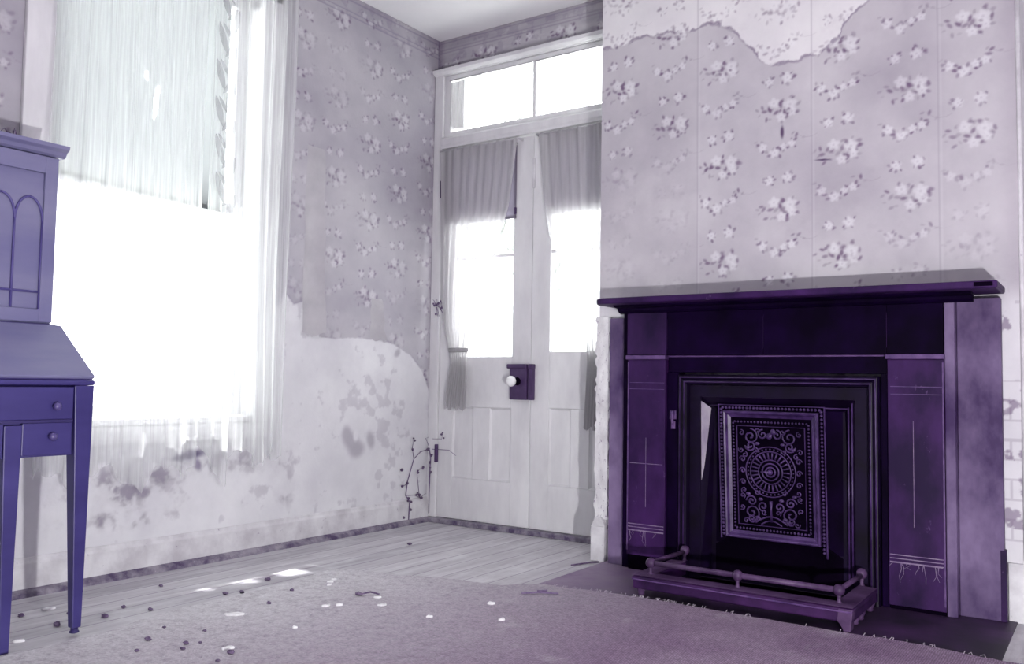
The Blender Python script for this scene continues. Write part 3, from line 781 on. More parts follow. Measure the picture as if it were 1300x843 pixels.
# pilasters
def pilaster(x0, x1, zb):
    p = MB().box(x0, x1, MY, -.45, zb, .982).build('pilaster', M['mantel'], mantel, bevel=.0015)
    MB().box(x0-.008, x1+.004, MY-.012, -.45, .983, 1.003).build('capital', M['mantel_edge'], p, bevel=.004)
    mb = MB()
    for z in (.19, .204, .218): mb.box(x0+.004, x1-.004, MY-.0016, MY-.0003, z-.0018, z+.0018)
    mb.build('base_bands', M['scratch'], p)
    mb = MB()
    for z in (.845, .875): mb.box(x0+.01, x1-.004, MY-.0014, MY-.0003, z-.0012, z+.0012)
    mb.build('upper_bands', M['mantel_edge'], p)
    mb = MB(); xe = x1-.003 if x0 > 2 else x0+.003
    mb.box(xe-.003, xe+.003, MY-.0022, MY-.0002, zb+.02, .97)
    mb.build('rubbed_edge', M['mantel_edge'], p)
    MB().box(x0+.003, x1-.003, MY+.012, -.45, ft, zb-.001).build('plinth', M['void'], p)  # coloured black for the shadow under the pilaster
    return p
pl = pilaster(1.641, 1.832, .075)
prr = pilaster(2.791, 2.994, .022)
xm = 1.737
mb = MB(); mb.box(xm-.001, xm+.001, MY-.0014, MY-.0002, .30, .62); mb.box(1.655, 1.82, MY-.0014, MY-.0002, .498, .5005)
mb.build('scratch_marks', M['scratch'], pl)
mb = MB(); mb.box(2.883, 2.885, MY-.0014, MY-.0002, .33, .74)
mb.build('scratch_marks', M['scratch'], prr)
rr = random.Random(31)
def drips(p, x0, x1, z0, z1, n):
    mb = MB(); mb.box(x0-.003, x1+.003, MY-.0014, MY-.0003, z1-.004, z1)
    for _ in range(n):
        x = rr.uniform(x0, x1); z = z1; L = rr.uniform(.01, .085)
        pts = [(x+rr.uniform(-.004, .004)*i, MY-.0012, z-L*i/3) for i in range(4)]
        mb.tube(pts, [.0014, .0012, .001, .0005], 5)
    mb.build('pale_drips', M['scratch'], p)
drips(prr, 2.80, 2.98, .09, .19, 12)
drips(pl, 1.65, 1.825, .13, .19, 7)
# outer returns
MB().box(2.9955, 3.032, MY+.004, -.45, ft, 1.2195).build('corner_post', M['mantel_side'], mantel, bevel=.004)
MB().box(3.033, 3.183, -.475, BY-.006, ft, 1.2195).build('side_board', M['mantel_side'], mantel, bevel=.003)
MB().box(1.513, 1.60, -.475, BY-.006, ft, 1.185).build('side_board', M['mantel_side'], mantel, bevel=.003)
MB().box(1.601, 1.6365, -.50, BY-.006, ft, 1.2195).build('corner_post', M['mantel_dark'], mantel, bevel=.004)
MB().box(3.17, 3.19, -.476, BY-.02, ft, .27).build('base_strip', M['mantel'], mantel, bevel=.002)
# inner posts
MB().box(1.834, 1.893, -.512, -.45, ft, .924).build('inner_post', M['mantel_dark'], mantel, bevel=.002)
MB().box(2.762, 2.79, -.512, -.45, ft, .924).build('inner_post', M['mantel_dark'], mantel, bevel=.002)
mb = MB(); mb.box(1.852, 1.884, -.525, -.5125, .71, .75); mb.tube([(1.868, -.527, .748), (1.868, -.532, .72), (1.868, -.527, .69)], .007, 8); mb.box(1.858, 1.878, -.523, -.5125, .665, .70)
mb.build('latch', M['mantel_edge'], mantel, bevel=.002)

# ================================================================== CAST IRON INSERT
ins = empty('fireplace_insert', (2.325, -.49, ft), 'black cast iron fireplace insert with beaded frame filling the opening', 'fireplace insert')
X0, X1, Z0, Z1 = 1.896, 2.759, ft, .915
mb = MB()
mb.ring_frame(X0, X1, Z0-.06, Z1, [(0, -.47), (0, -.525), (.006, -.535), (.014, -.537), (.02, -.53), (.026, -.536), (.034, -.538), (.042, -.53), (.046, -.50), (.046, -.47)])
# keep the frame above the hearth
mb.v = [(x, y, max(z, ft)) for x, y, z in mb.v]
mb.build('outer_frame', M['iron'], ins)
mb = MB()
for o_ in (.012, .032):
    mb.tube([(X0+o_, -.538, ft+.02), (X0+o_, -.538, Z1-o_), (X1-o_, -.538, Z1-o_), (X1-o_, -.538, ft+.02)], .0042, 8)
mb.build('frame_beads', M['iron_edge'], ins, smooth=True)
# inner flat border, then splayed bevel to the recessed back plate
mb = MB(); mb.ring_frame(X0+.047, X1-.047, -.05, Z1-.047, [(0, -.495), (0, -.505), (.052, -.505), (.052, -.495)])
mb.v = [(x, y, max(z, ft)) for x, y, z in mb.v]
mb.build('inner_border', M['iron'], ins)
xa, xb, zt = X0+.10, X1-.10, Z1-.10
xa2, xb2, zt2 = 2.055, 2.60, .765
mb = MB(); mb.add([(xa, -.504, ft+.05), (xa, -.504, zt-.015), (xa+.045, -.452, zt-.06), (xa+.03, -.452, ft+.05)], [(0, 1, 2, 3)])
mb.build('left_bevel', M['iron'], ins)
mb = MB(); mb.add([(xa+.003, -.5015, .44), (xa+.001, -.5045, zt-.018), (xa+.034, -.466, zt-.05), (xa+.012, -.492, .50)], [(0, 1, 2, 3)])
mb.build('bevel_highlight', M['iron_bright'], ins)  # pale patch painted as the light caught by the left bevel
mb = MB(); mb.add([(xb, -.504, ft+.03), (xb, -.504, zt), (xb-.05, -.452, zt-.05), (xb-.03, -.452, ft+.03)], [(0, 1, 2, 3)])
mb.add([(xa, -.504, zt), (xb, -.504, zt), (xb-.05, -.452, zt-.05), (xa+.05, -.452, zt-.05)], [(0, 1, 2, 3)])
mb.build('bevel', M['iron'], ins)
mb = MB()
for dx in (.012, .03): mb.tube([(xb-dx, -.504+dx*.9, ft+.05), (xb-dx, -.506+dx*.9, zt-dx)], .004, 6)
mb.tube([(xa+.03, -.478, zt-.036), (xb-.03, -.478, zt-.036)], .003, 6)
mb.build('bevel_beads', M['iron_edge'], ins, smooth=True)
MB().box(xa-.02, xb+.02, -.452, -.446, ft, zt).build('back_plate', M['iron'], ins)
# plain door plate around the ornament, black plate below for the shade of the opening
mb = MB(); mb.add([(2.05, -.4525, .17), (2.60, -.4525, .17), (2.60, -.4525, .80), (2.05, -.4525, .80)], [(0, 1, 2, 3)])
mb.build('door_plate', M['mantel_dark'], ins)
mb = MB(); mb.prism([(2.05, ft+.03), (2.60, ft+.03), (2.60, .16), (2.52, .21), (2.13, .21), (2.05, .16)], -.4555, -.4535, 'y')
mb.build('opening_shade_plate', M['void'], ins)

# ornamental summer front, leaning
orn = empty('summer_front', (2.315, -.475, .2), 'pierced ornamental iron panel with beaded border fixed in the fireplace insert', 'ornamental panel')
tilt = Matrix.Translation((2.315, -.470, .2)) @ Matrix.Rotation(math.radians(4.0), 4, 'X') @ Matrix.Translation((-2.315, .470, -.2))
OX0, OX1, OZ0, OZ1 = 2.083, 2.541, .205, .785
Y = -.470
mb = MB(); mb.box(OX0, OX1, Y, Y+.006, OZ0, OZ1)
mb.build('backing', M['void'], orn, xf=tilt)
mb = MB()
def beadrow(mb, x0, z0, x1, z1, n, r, y):
    for i in range(n):
        t = (i+.5)/n; mb.ball((x0+(x1-x0)*t, y, z0+(z1-z0)*t), r, 6)
q = .012
beadrow(mb, OX0+q, OZ0-.0, OX0+q, OZ1-q, 36, .0062, Y-.006); beadrow(mb, OX1-q, OZ0-.035, OX1-q, OZ1-q, 38, .0066, Y-.006)
beadrow(mb, OX0+q, OZ1-q, OX1-q, OZ1-q, 28, .0062, Y-.006)
mb.build('bead_border', M['iron_edge'], orn, smooth=True, xf=tilt)
mb = MB()
mb.tube([(OX0, Y-.004, OZ0-.01), (OX0, Y-.004, OZ1), (OX1, Y-.004, OZ1), (OX1, Y-.004, OZ0-.05)], .004, 6)
mb.ring_frame(OX0+.024, OX1-.024, OZ0, OZ1-.024, [(0, Y), (0, Y-.018), (.005, Y-.022), (.011, Y-.019), (.018, Y-.008), (.030, Y-.002), (.030, Y)])
mb.build('moulded_frame', M['ornament'], orn, xf=tilt)
mb = MB()
px0, px1, pz0, pz1 = OX0+.066, OX1-.066, OZ0+.042, OZ1-.072
beadrow(mb, px0, pz0, px0, pz1, 32, .0048, Y-.006); beadrow(mb, px1, pz0, px1, pz1, 32, .0048, Y-.006)
beadrow(mb, px0, pz0, px1, pz0, 22, .0052, Y-.006); beadrow(mb, px0, pz1, px1, pz1, 22, .0048, Y-.006)
mb.build('inner_beads', M['ornament'], orn, smooth=True, xf=tilt)
ix0, ix1, iz0, iz1 = px0+.016, px1-.016, pz0+.018, pz1-.018
mb = MB(); mb.tube([(ix0, Y-.006, iz0), (ix1, Y-.006, iz0), (ix1, Y-.006, iz1), (ix0, Y-.006, iz1)], .003, 6, closed=True)
mb.build('panel_rim', M['ornament'], orn, xf=tilt)
cx, cz = (ix0+ix1)/2-.002, (iz0+iz1)/2+.02
mb = MB()
def circ(mb, cx, cz, r, w, y=Y-.006, n=40): mb.tube([(cx+r*math.cos(2*PI*i/n), y, cz+r*math.sin(2*PI*i/n)) for i in range(n)], w, 6, closed=True)
for r, w in ((.02, .004), (.036, .0035), (.052, .003), (.088, .003), (.108, .0028)): circ(mb, cx, cz, r, w)
for i in range(26):
    a = 2*PI*i/26; mb.tube([(cx+.056*math.cos(a), Y-.005, cz+.056*math.sin(a)), (cx+.083*math.cos(a), Y-.007, cz+.083*math.sin(a))], [.0028, .0042], 6)
for i in range(36):
    a = 2*PI*i/36; mb.ball((cx+.098*math.cos(a), Y-.006, cz+.098*math.sin(a)), .0038, 5)
mb.ball((cx, Y-.012, cz), .012, 8); mb.ball((cx-.018, Y-.014, cz), .007, 6); mb.tube([(cx-.04, Y-.014, cz), (cx, Y-.016, cz)], [.003, .006], 6)
mb.build('rosette', M['ornament'], orn, smooth=True, xf=tilt)
def spiral(mb, cx, cz, r, a0, turns, sgn, w=.0032):
    n = 34
    mb.tube([(cx+r*(1-i/n*.86)*math.cos(a0+sgn*2*PI*turns*i/n), Y-.006, cz+r*(1-i/n*.86)*math.sin(a0+sgn*2*PI*turns*i/n)) for i in range(n+1)], [w*(1+.5*i/n) for i in range(n+1)], 6)
def orn_part(name, mb): mb.build(name, M['ornament'], orn, smooth=True, xf=tilt)
for sg in (-1, 1):
    for zc, r, a0, zs in ((iz1-.045, .034, PI/2, 1), (iz1-.085, .024, 0, -1), (iz0+.055, .036, -PI/2, -1), (iz0+.105, .024, 0, 1), (iz0+.028, .018, PI, 1)):
        mb = MB(); spiral(mb, cx+sg*.085, zc, r, a0 if sg > 0 else PI-a0, 1.5, zs*sg); orn_part('scroll', mb)
    mb = MB(); spiral(mb, cx+sg*.03, iz1-.035, .022, PI/2, 1.3, -sg); orn_part('scroll', mb)
    mb = MB(); spiral(mb, cx+sg*.035, iz0+.085, .022, -PI/2, 1.3, sg); orn_part('scroll', mb)
    for zc in (cz+.05, cz, cz-.05):
        mb = MB(); spiral(mb, cx+sg*.122, zc, .014, 0 if sg > 0 else PI, 1.2, sg, .0026); orn_part('scroll', mb)
    for k, (x, z) in enumerate(((.055, iz1-.022), (.112, iz1-.125), (.128, iz1-.105), (.118, iz0+.15), (.125, iz0+.125), (.06, iz0+.145), (.055, iz0+.03), (.06, iz1-.105), (.127, iz0+.075), (.03, iz0+.06), (.11, iz0+.017), (.125, iz1-.03))):
        if cx+sg*x < ix0+.01 or cx+sg*x > ix1-.01: continue
        mb = MB(); spiral(mb, cx+sg*x, z, .0125, k*1.3, 1.1, sg*(1 if k % 2 else -1), .0026); orn_part('small_scroll', mb)
    for x, z, a in ((.055, iz1-.075, .8), (.06, iz0+.035, -.6), (.045, iz0+.115, 1.2), (.10, cz+.10, .6), (.10, cz-.10, -.6)):
        orn_part('leaf_boss', MB().ball((cx+sg*x, Y-.006, z), .011, 7, (1, .5, .65)))
mb = MB()
mb.tube([(cx-.07+.14*i/14, Y-.006, iz0+.012+.03*math.sin(PI*i/14)) for i in range(15)], .0036, 6)
mb.tube([(cx-.045+.09*i/12, Y-.006, iz0+.006+.018*math.sin(PI*i/12)) for i in range(13)], .003, 6)
mb.tube([(cx, Y-.006, iz0+.02), (cx, Y-.008, iz0+.075), (cx, Y-.006, iz0+.11)], [.006, .004, .008], 6)
orn_part('palmette', mb)
mb = MB(); mb.ball((cx+.015, Y-.008, iz1-.022), .013, 7, (1, .5, 1)); mb.ball((cx-.002, Y-.008, iz1-.04), .014, 7, (1, .5, 1))
orn_part('fruit_boss', mb)

# ================================================================== FENDER
fe = empty('hearth_fender', (2.33, -.83, ft), 'low metal hearth fender with a rail on small knobs standing on the hearth', 'fender')
FX0, FX1, FY0, FY1 = 1.908, 2.752, -.972, -.60
prof = [(0, .036), (-.006, .04), (-.006, .072), (-.011, .076), (-.011, .084), (-.004, .088), (.05, .09), (.062, .085), (.062, .036)]
def kerb(name, pts):
    """mitred kerb: path corners with outward normals handled by scaling"""
    mb = MB(); k = len(prof)
    for (x, y, sx, sy) in pts:
        for d_, z in prof: mb.v.append((x+sx*d_, y+sy*d_, z))
    for a in range(len(pts)-1):
        for i in range(k):
            j = (i+1) % k; mb.f.append((a*k+i, (a+1)*k+i, (a+1)*k+j, a*k+j))
    mb.f.append(tuple(range(k))[::-1]); mb.f.append(tuple(range((len(pts)-1)*k, len(pts)*k)))
    return mb.build(name, M['fender_face'], fe, bevel=.002)
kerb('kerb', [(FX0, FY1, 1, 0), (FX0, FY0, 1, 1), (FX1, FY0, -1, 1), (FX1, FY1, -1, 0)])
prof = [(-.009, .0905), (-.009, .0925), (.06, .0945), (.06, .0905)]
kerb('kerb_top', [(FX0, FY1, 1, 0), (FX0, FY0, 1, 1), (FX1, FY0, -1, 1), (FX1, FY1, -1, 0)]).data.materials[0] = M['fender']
mb = MB(); mb.tube([(FX0-.008, FY0-.012, .0755), (FX1+.008, FY0-.012, .0755)], .003, 6); mb.build('rubbed_bead', M['mantel_edge'], fe)
for x, y, dx in ((FX1-.012, FY0+.012, 1), (FX0+.02, FY0+.016, -1), (FX1-.012, FY0+.11, 1), (FX1-.012, FY0+.19, 1), (FX1-.012, FY1-.03, 1), (FX0+.02, FY1-.04, -1)):
    big = (y < -.93 and x > 2.5)
    h = .036
    mb = MB()
    if big: mb.prism([(x-.028, .085), (x+.022, .085), (x+.018, .05), (x+.014, .012), (x+.012, ft), (x-.012, ft), (x-.014, .016), (x-.026, .034), (x-.034, .04)], y-.024, y+.02, 'y')
    else: mb.lathe([(.006, ft), (.014, ft+.006), (.012, .02), (.018, .034), (.02, .04)], (x, y, 0), 'z', 10)
    mb.build('foot', M['fender'], fe, bevel=.003 if big else 0, smooth=not big)
ry = FY0+.04; rz = .138
lx, rx = FX0+.05, FX1-.05
MB().tube([(lx, ry, rz), (rx, ry, rz)], .011, 10).build('front_rail', M['fender'], fe, smooth=True)
for x in (lx, rx):
    MB().tube([(x, ry, rz), (x, (ry+FY1)/2, rz-.002), (x, FY1+.01, rz-.006)], .0095, 10).build('side_rail', M['fender'], fe, smooth=True)
for x, y in ((lx, ry), ((lx+rx)/2-.005, ry), (rx, ry), (lx, FY1+.012), (rx, FY1+.012)):
    p = MB().lathe([(.012, .0935), (.007, .098), (.0065, .112), (.010, .122)], (x, y, 0), 'z', 12).build('post', M['fender'], fe, smooth=True)
    MB().ball((x, y, rz), .021, 10).build('knob', M['fender'], p, smooth=True)

# ================================================================== SECRETARY DESK
desk = empty('secretary_desk', (.42, -3.11, 0), 'dark wooden secretary desk with bookcase top against the left wall', 'desk')
DY1 = -2.612; DW = 1.0; DY0 = DY1-DW
mid = (DY0+DY1)/2
FXD = .70
mb = MB(); mb.box(.14, FXD-.022, DY0+.012, DY1-.012, .602, .832)
mb.build('carcass', M['desk'], desk, bevel=.003)
MB().box(.13, FXD+.003, DY0-.002, DY1+.002, .8335, .8512).build('writing_top', M['desk'], desk, bevel=.006)
# legs: the outer pair and an inner pair carrying the kneehole
def leg(x0, x1, y0, y1, zt, ins_y, ins_x, caster=False):
    """outer front corner kept, taper on the inside"""
    foot = .032
    z_b = foot if caster else 0.0
    yb0, yb1 = (y1-.036, y1-.006) if ins_y > 0 else (y0+.006, y0+.036)
    xb0, xb1 = (x1-.036, x1-.006) if ins_x > 0 else (x0+.006, x0+.036)
    mb = MB(); mb.taper((xb0, xb1, yb0, yb1, z_b), (x0, x1, y0, y1, zt))
    o = mb.build('leg', M['desk'], desk, bevel=.003)
    if caster:
        c0 = ((xb0+xb1)/2, (yb0+yb1)/2, 0)
        MB().lathe([(.010, ft+.0065), (.016, ft+.009), (.015, .02), (.012, .022), (.012, .0325)], c0, 'z', 14).build('caster', M['desk_dark'], o, smooth=True)
leg(FXD-.062, FXD, DY1-.066, DY1, .833, 1, 1, True)
leg(FXD-.062, FXD, DY1-.285, DY1-.229, .706, 1, 1)
leg(FXD-.062, FXD, DY0+.229, DY0+.285, .706, -1, 1)
leg(FXD-.062, FXD, DY0, DY0+.066, .833, -1, 1, True)
leg(.14, .196, DY1-.06, DY1, .60, 1, -1)
leg(.14, .196, DY0, DY0+.06, .60, -1, -1)
# drawers
def knob(p, x, y, z): MB().lathe([(.007, 0), (.006, .008), (.012, .012), (.014, .018), (.010, .024), (.002, .026)], (x, y, z), 'x', 14).build('knob', M['desk_knob'], p, smooth=True)
dr_ = MB().box(FXD-.021, FXD-.002, DY0+.068, DY1-.068, .722, .828).build('long_drawer', M['desk'], desk, bevel=.003)
knob(dr_, FXD-.002, DY1-.129, .765); knob(dr_, FXD-.002, DY0+.129, .765)
for a, b in ((DY1-.228, DY1-.068), (DY0+.068, DY0+.228)):
    s_ = MB().box(FXD-.021, FXD-.004, a, b, .608, .712).build('small_drawer', M['desk'], desk, bevel=.003)
    knob(s_, FXD-.004, (a+b)/2+.01, .668)
MB().box(FXD-.0215, FXD-.003, DY0+.067, DY1-.067, .7125, .7215).build('drawer_rail', M['desk_dark'], desk)
# arched kneehole apron
a0, a1 = DY0+.286, DY1-.286
pts = [(a0, .711), (a1, .711), (a1, .60)]
for i in range(1, 24):
    t = i/24; pts.append((a1+(a0-a1)*t, .60+.085*math.sin(PI*t)**.45))
pts.append((a0, .60))
MB().prism(pts, FXD-.021, FXD-.004, 'x').build('apron', M['desk'], desk)
# sloping fall front
mb = MB(); mb.prism([(.14, .8515), (FXD-.004, .8515), (FXD-.004, .858), (.455, 1.03), (.14, 1.03)], DY0+.004, DY1-.004, 'y')
mb.v = [(x, y, z) for x, y, z in mb.v]
mb.build('desk_box', M['desk_dark'], desk, bevel=.002)
mb = MB(); s0 = Vector((FXD-.004, 0, .8545)); s1 = Vector((.458, 0, 1.033)); nrm = Vector((.57, 0, .82))*.012
mb.prism([(s0.x, s0.z), (s1.x, s1.z), (s1.x+nrm.x, s1.z+nrm.z), (s0.x+nrm.x, s0.z+nrm.z)], DY0, DY1, 'y')
fall = mb.build('fall_front', M['desk_upper'], desk, bevel=.003)
# bookcase
bk = MB().box(.16, .44, DY0+.025, DY1-.025, 1.046, 1.64).build('bookcase', M['desk_upper'], desk, bevel=.002)
mb = MB(); mb.box(.15, .455, DY0+.012, DY1-.012, 1.031, 1.0455); mb.build('bookcase_base', M['desk_groove'], desk, bevel=.004)
mb = MB(); mb.prism([(.16, 1.641), (.445, 1.641), (.455, 1.648), (.462, 1.66), (.478, 1.668), (.48, 1.682), (.16, 1.682)], DY0+.002, DY1-.002, 'y')
mb.build('cornice', M['desk_upper'], desk, bevel=.002)
for d0, d1 in ((mid+.002, DY1-.028), (DY0+.028, mid-.002)):
    mb = MB(); X = .4405
    mb.box(X, X+.016, d0, d0+.05, 1.05, 1.635); mb.box(X, X+.016, d1-.045, d1, 1.05, 1.635)
    mb.box(X, X+.016, d0+.05, d1-.045, 1.05, 1.095); mb.box(X, X+.016, d0+.05, d1-.045, 1.575, 1.635)
    dd = mb.build('bookcase_door', M['desk_upper'], desk, bevel=.002)
    MB().box(X+.001, X+.004, d0+.045, d1-.04, 1.09, 1.58).build('door_panel', M['desk_upper'], dd)
    mb = MB(); n = 4; w = (d1-.045-d0-.05)/n
    for i in range(n+1): mb.tube([(X+.008, d0+.05+w*i, 1.095), (X+.008, d0+.05+w*i, 1.40)], .0045, 6)
    for i in range(n):
        yl, yr = d0+.05+w*i, d0+.05+w*(i+1)
        mb.tube([(X+.008, yl+(w/2)*(1-math.cos(PI/2*k/8)), 1.40+.085*math.sin(PI/2*k/8)) for k in range(9)], .0045, 6)
        mb.tube([(X+.008, yr-(w/2)*(1-math.cos(PI/2*k/8)), 1.40+.085*math.sin(PI/2*k/8)) for k in range(9)], .0045, 6)
    mb.tube([(X+.008, d0+.05, 1.155), (X+.008, d1-.045, 1.155)], .0045, 6)
    mb.build('gothic_tracery', M['desk_groove'], dd, smooth=True)
# twigs on top
tw = empty('dry_twigs', (.30, -2.72, 1.6825), 'small tangle of dry twigs lying on top of the bookcase', 'twigs')
mb = MB(); rr = random.Random(5)
for i in range(9):
    a = rr.uniform(0, 6.28); x, y = .30+rr.uniform(-.02, .02), -2.72+rr.uniform(-.015, .015)
    L = rr.uniform(.05, .10)
    mb.tube([(x, y, 1.686), (x+.4*L*math.cos(a), y-.3*L-.3*L*math.sin(a), 1.69+.05*rr.random()), (x+L*math.cos(a), y-.55*L-.4*L*math.sin(a), 1.686+.05*rr.random())], [.003, .002, .001], 5)
mb.build('stems', M['twig'], tw)
mb = MB()
for i in range(10): mb.ball((.30+rr.uniform(-.015, .015), -2.715+rr.uniform(-.02, .02), 1.692+.025*rr.random()), rr.uniform(.006, .010), 5)
mb.build('dead_leaves', M['cord'], tw)
# cord on the wall
cd = MB().tube([(.007, -2.545, 3.0), (.007, -2.548, 2.6), (.007, -2.551, 2.36), (.007, -2.556, 2.0), (.007, -2.557, 1.75)], .0055, 8).build('hanging_cord', M['cord'], smooth=True)
tag(cd, 'thin dark vertical cord on the wall above the bookcase', 'cord')

# ================================================================== DEAD VINE IN THE CORNER
vn = empty('dead_vine', (.02, -.1, .1), 'dry dead vine climbing the corner beside the door', 'vine')
mb = MB()
mb.tube([(.025, -.23, .03), (.025, -.224, .139), (.018, -.253, .175), (.014, -.235, .259), (.014, -.182, .389), (.014, -.12, .43), (.014, -.034, .442), (.06, -.052, .444), (.168, -.036, .444), (.225, -.036, .413)], [.0035, .0035, .003, .003, .0028, .0026, .0024, .0022, .002, .0014], 6)
mb.tube([(.014, -.182, .389), (.014, -.199, .458), (.014, -.186, .505)], [.002, .002, .001], 5)
mb.tube([(.015, -.253, .175), (.015, -.17, .17), (.015, -.122, .150), (.014, -.06, .17)], [.002, .002, .0018, .001], 5)
mb.tube([(.014, -.235, .259), (.014, -.26, .235), (.014, -.29, .24)], [.002, .0018, .001], 5)
mb.tube([(.014, -.122, .150), (.014, -.14, .25), (.014, -.15, .31), (.014, -.11, .33)], [.002, .0018, .0014, .001], 5)
mb.tube([(.014, -.034, .442), (.014, -.074, .51), (.014, -.03, .52), (.05, -.05, .507), (.122, -.05, .51), (.125, -.05, .543)], [.002, .0018, .0016, .0016, .0014, .001], 5)
mb.tube([(.03, -.055, .44), (.04, -.055, .39), (.035, -.055, .28), (.03, -.05, .18), (.03, -.05, .05)], [.003, .004, .0045, .003, .003], 6)
mb.build('stem', M['twig'], vn, smooth=True)
mb = MB(); rr = random.Random(8)
for x, y, z in ((.014, -.186, .507), (.014, -.199, .45), (.014, -.287, .334), (.014, -.284, .235), (.016, -.21, .139), (.016, -.15, .31), (.016, -.13, .165), (.016, -.11, .155), (.016, -.15, .175), (.018, -.207, .085), (.02, -.27, .05), (.016, -.24, .25), (.122, -.05, .54), (.135, -.05, .51), (.04, -.055, .40), (.035, -.055, .33), (.038, -.055, .30), (.035, -.055, .36), (.016, -.10, .33), (.016, -.235, .15), (.02, -.06, .44)):
    for _ in range(2): mb.ball((x+rr.uniform(0, .006), y+rr.uniform(-.006, .006), z+rr.uniform(-.008, .008)), rr.uniform(.006, .012), 6, (.7, 1, .7))
mb.build('withered_leaves', M['crumb'], vn)
# small tuft by the door casing
tf = empty('dry_sprig', (.05, -.06, 1.33), 'small dry sprig stuck to the left door casing', 'sprig')
mb = MB(); rr = random.Random(3)
for i in range(12):
    a = rr.uniform(-1.2, 1.8)
    mb.tube([(.05, -.05, 1.34), (.05+.04*math.cos(a), -.058, 1.34+.03*math.sin(a)), (.05+.075*math.cos(a), -.06, 1.335+.06*math.sin(a)-.02)], [.0022, .0018, .001], 5)
for i in range(8): mb.ball((.05+rr.uniform(-.02, .07), -.055, 1.33+rr.uniform(-.05, .04)), rr.uniform(.004, .008), 5)
mb.build('stems', M['twig'], tf)

# ================================================================== DEBRIS ON THE FLOOR
CT = .0127
def flake(x, y, L, W, seed, zt=CT):
    rr = random.Random(seed); a = rr.uniform(-.5, .5)+.95; n = 9; top = []
    for i in range(n):
        w = 2*PI*i/n; r = rr.uniform(.7, 1.1); px, py = L*r*math.cos(w), W*r*math.sin(w)
        top.append((x+px*math.cos(a)-py*math.sin(a), y+px*math.sin(a)+py*math.cos(a)))
    mb = MB(); k = len(top)
    mb.v = [(p[0], p[1], zt) for p in top]+[(x+(p[0]-x)*.9, y+(p[1]-y)*.9, zt+.004+.004*rr.random()) for p in top]
    mb.f = [tuple(range(k))[::-1], tuple(range(k, 2*k))]+[(i, (i+1) % k, k+(i+1) % k, k+i) for i in range(k)]
    return mb
WF = [(.837, -1.641, .012), (.78, -1.56, .012), (1.073, -1.883, .020), (1.104, -1.844, .016), (1.138, -1.666, .018), (1.231, -1.743, .018), (1.218, -2.433, .022), (1.204, -2.147, .012), (1.477, -1.757, .012), (.80, -1.60, .016), (1.708, -1.628, .014)]
for i, (x, y, s_) in enumerate(WF):
    o = flake(x, y, s_, s_*.6, i).build('paint_flake', M['flake'])
    tag(o, 'small white flake of plaster lying on the worn carpet', 'flake', 'white flakes on the carpet')
tag(flake(.907, -2.166, .046, .017, 90).build('paint_flake', M['flake']), 'largest, long white plaster flake on the carpet left of centre', 'flake')
tag(flake(1.544, -1.466, .018, .014, 91).build('paint_flake', M['flake']), 'bright white chip on the carpet nearest the hearth', 'flake')
tag(flake(.596, -2.77, .02, .01, 92, .0005).build('paint_flake', M['flake']), 'white flake on the floorboards in front of the desk legs', 'flake')
tag(flake(.278, -2.512, .03, .02, 93, .0005).build('paint_flake', M['flake']), 'white flake on the floor under the desk', 'flake')
def crumb(x, y, r, seed, z0):
    rr = random.Random(seed); mb = MB(); r *= .68; mb.ball((x, y, z0+r*.5), r, 7, (1.2, .8, .5))
    mb.v = [(a+rr.uniform(-.25, .25)*r, b+rr.uniform(-.25, .25)*r, max(z0, c_+rr.uniform(-.2, .2)*r)) for a, b, c_ in mb.v]
    return mb
DC = [(.881, -1.992, .014), (.943, -2.532, .016), (1.115, -2.522, .013), (1.074, -2.483, .014), (1.264, -2.456, .016), (1.10, -2.45, .009), (.86, -2.42, .01), (1.0, -2.36, .01), (1.30, -2.53, .01), (1.02, -2.62, .011), (.79, -1.80, .012)]
for i, (x, y, r) in enumerate(DC):
    tag(crumb(x, y, r, i, CT).build('dirt_crumb', M['crumb']), 'small dark crumb of dirt lying on the worn carpet', 'crumb', 'dark crumbs on the carpet')
FC = [(.53, -1.705, .018), (.594, -1.971, .016), (.624, -1.914, .015), (.538, -2.444, .019), (.471, -2.331, .014), (.514, -2.603, .02), (.578, -2.289, .014), (.12, -2.3, .012), (.32, -2.42, .015), (.40, -2.50, .013), (.28, -2.05, .013), (.30, -2.62, .018)]
for i, (x, y, r) in enumerate(FC):
    tag(crumb(x, y, r, 50+i, .0005).build('dirt_crumb', M['crumb']), 'small dark crumb of dirt lying on the bare boards near the left wall', 'crumb', 'dark crumbs on the bare boards')
tag(crumb(.46, -.713, .016, 80, .0005).build('dirt_ball', M['crumb']), 'single dark round pellet on the boards before the double door', 'crumb')
mb = crumb(1.052, -1.687, .02, 81, CT); mb.tube([(1.06, -1.69, CT+.006), (1.09, -1.66, CT+.014), (1.12, -1.64, CT+.006)], .0035, 6)
tag(mb.build('dead_leaf', M['crumb']), 'curled dark dead leaf among white flakes on the carpet', 'leaf')
mb = MB(); mb.tube([(1.55, -1.27, CT+.005), (1.60, -1.22, CT+.007), (1.67, -1.18, CT+.005)], .004, 6); mb.tube([(1.58, -1.20, CT+.005), (1.61, -1.17, CT+.006)], .004, 6)
tag(mb.build('twig', M['twig']), 'small twig on the carpet just left of the fender', 'twig')
mb = MB(); mb.tube([(1.395, -.62, .004), (1.44, -.52, .006), (1.46, -.47, .004)], .004, 6)
tag(mb.build('splinter', M['crumb']), 'dark wood splinter on the boards beside the hearth corner', 'splinter')

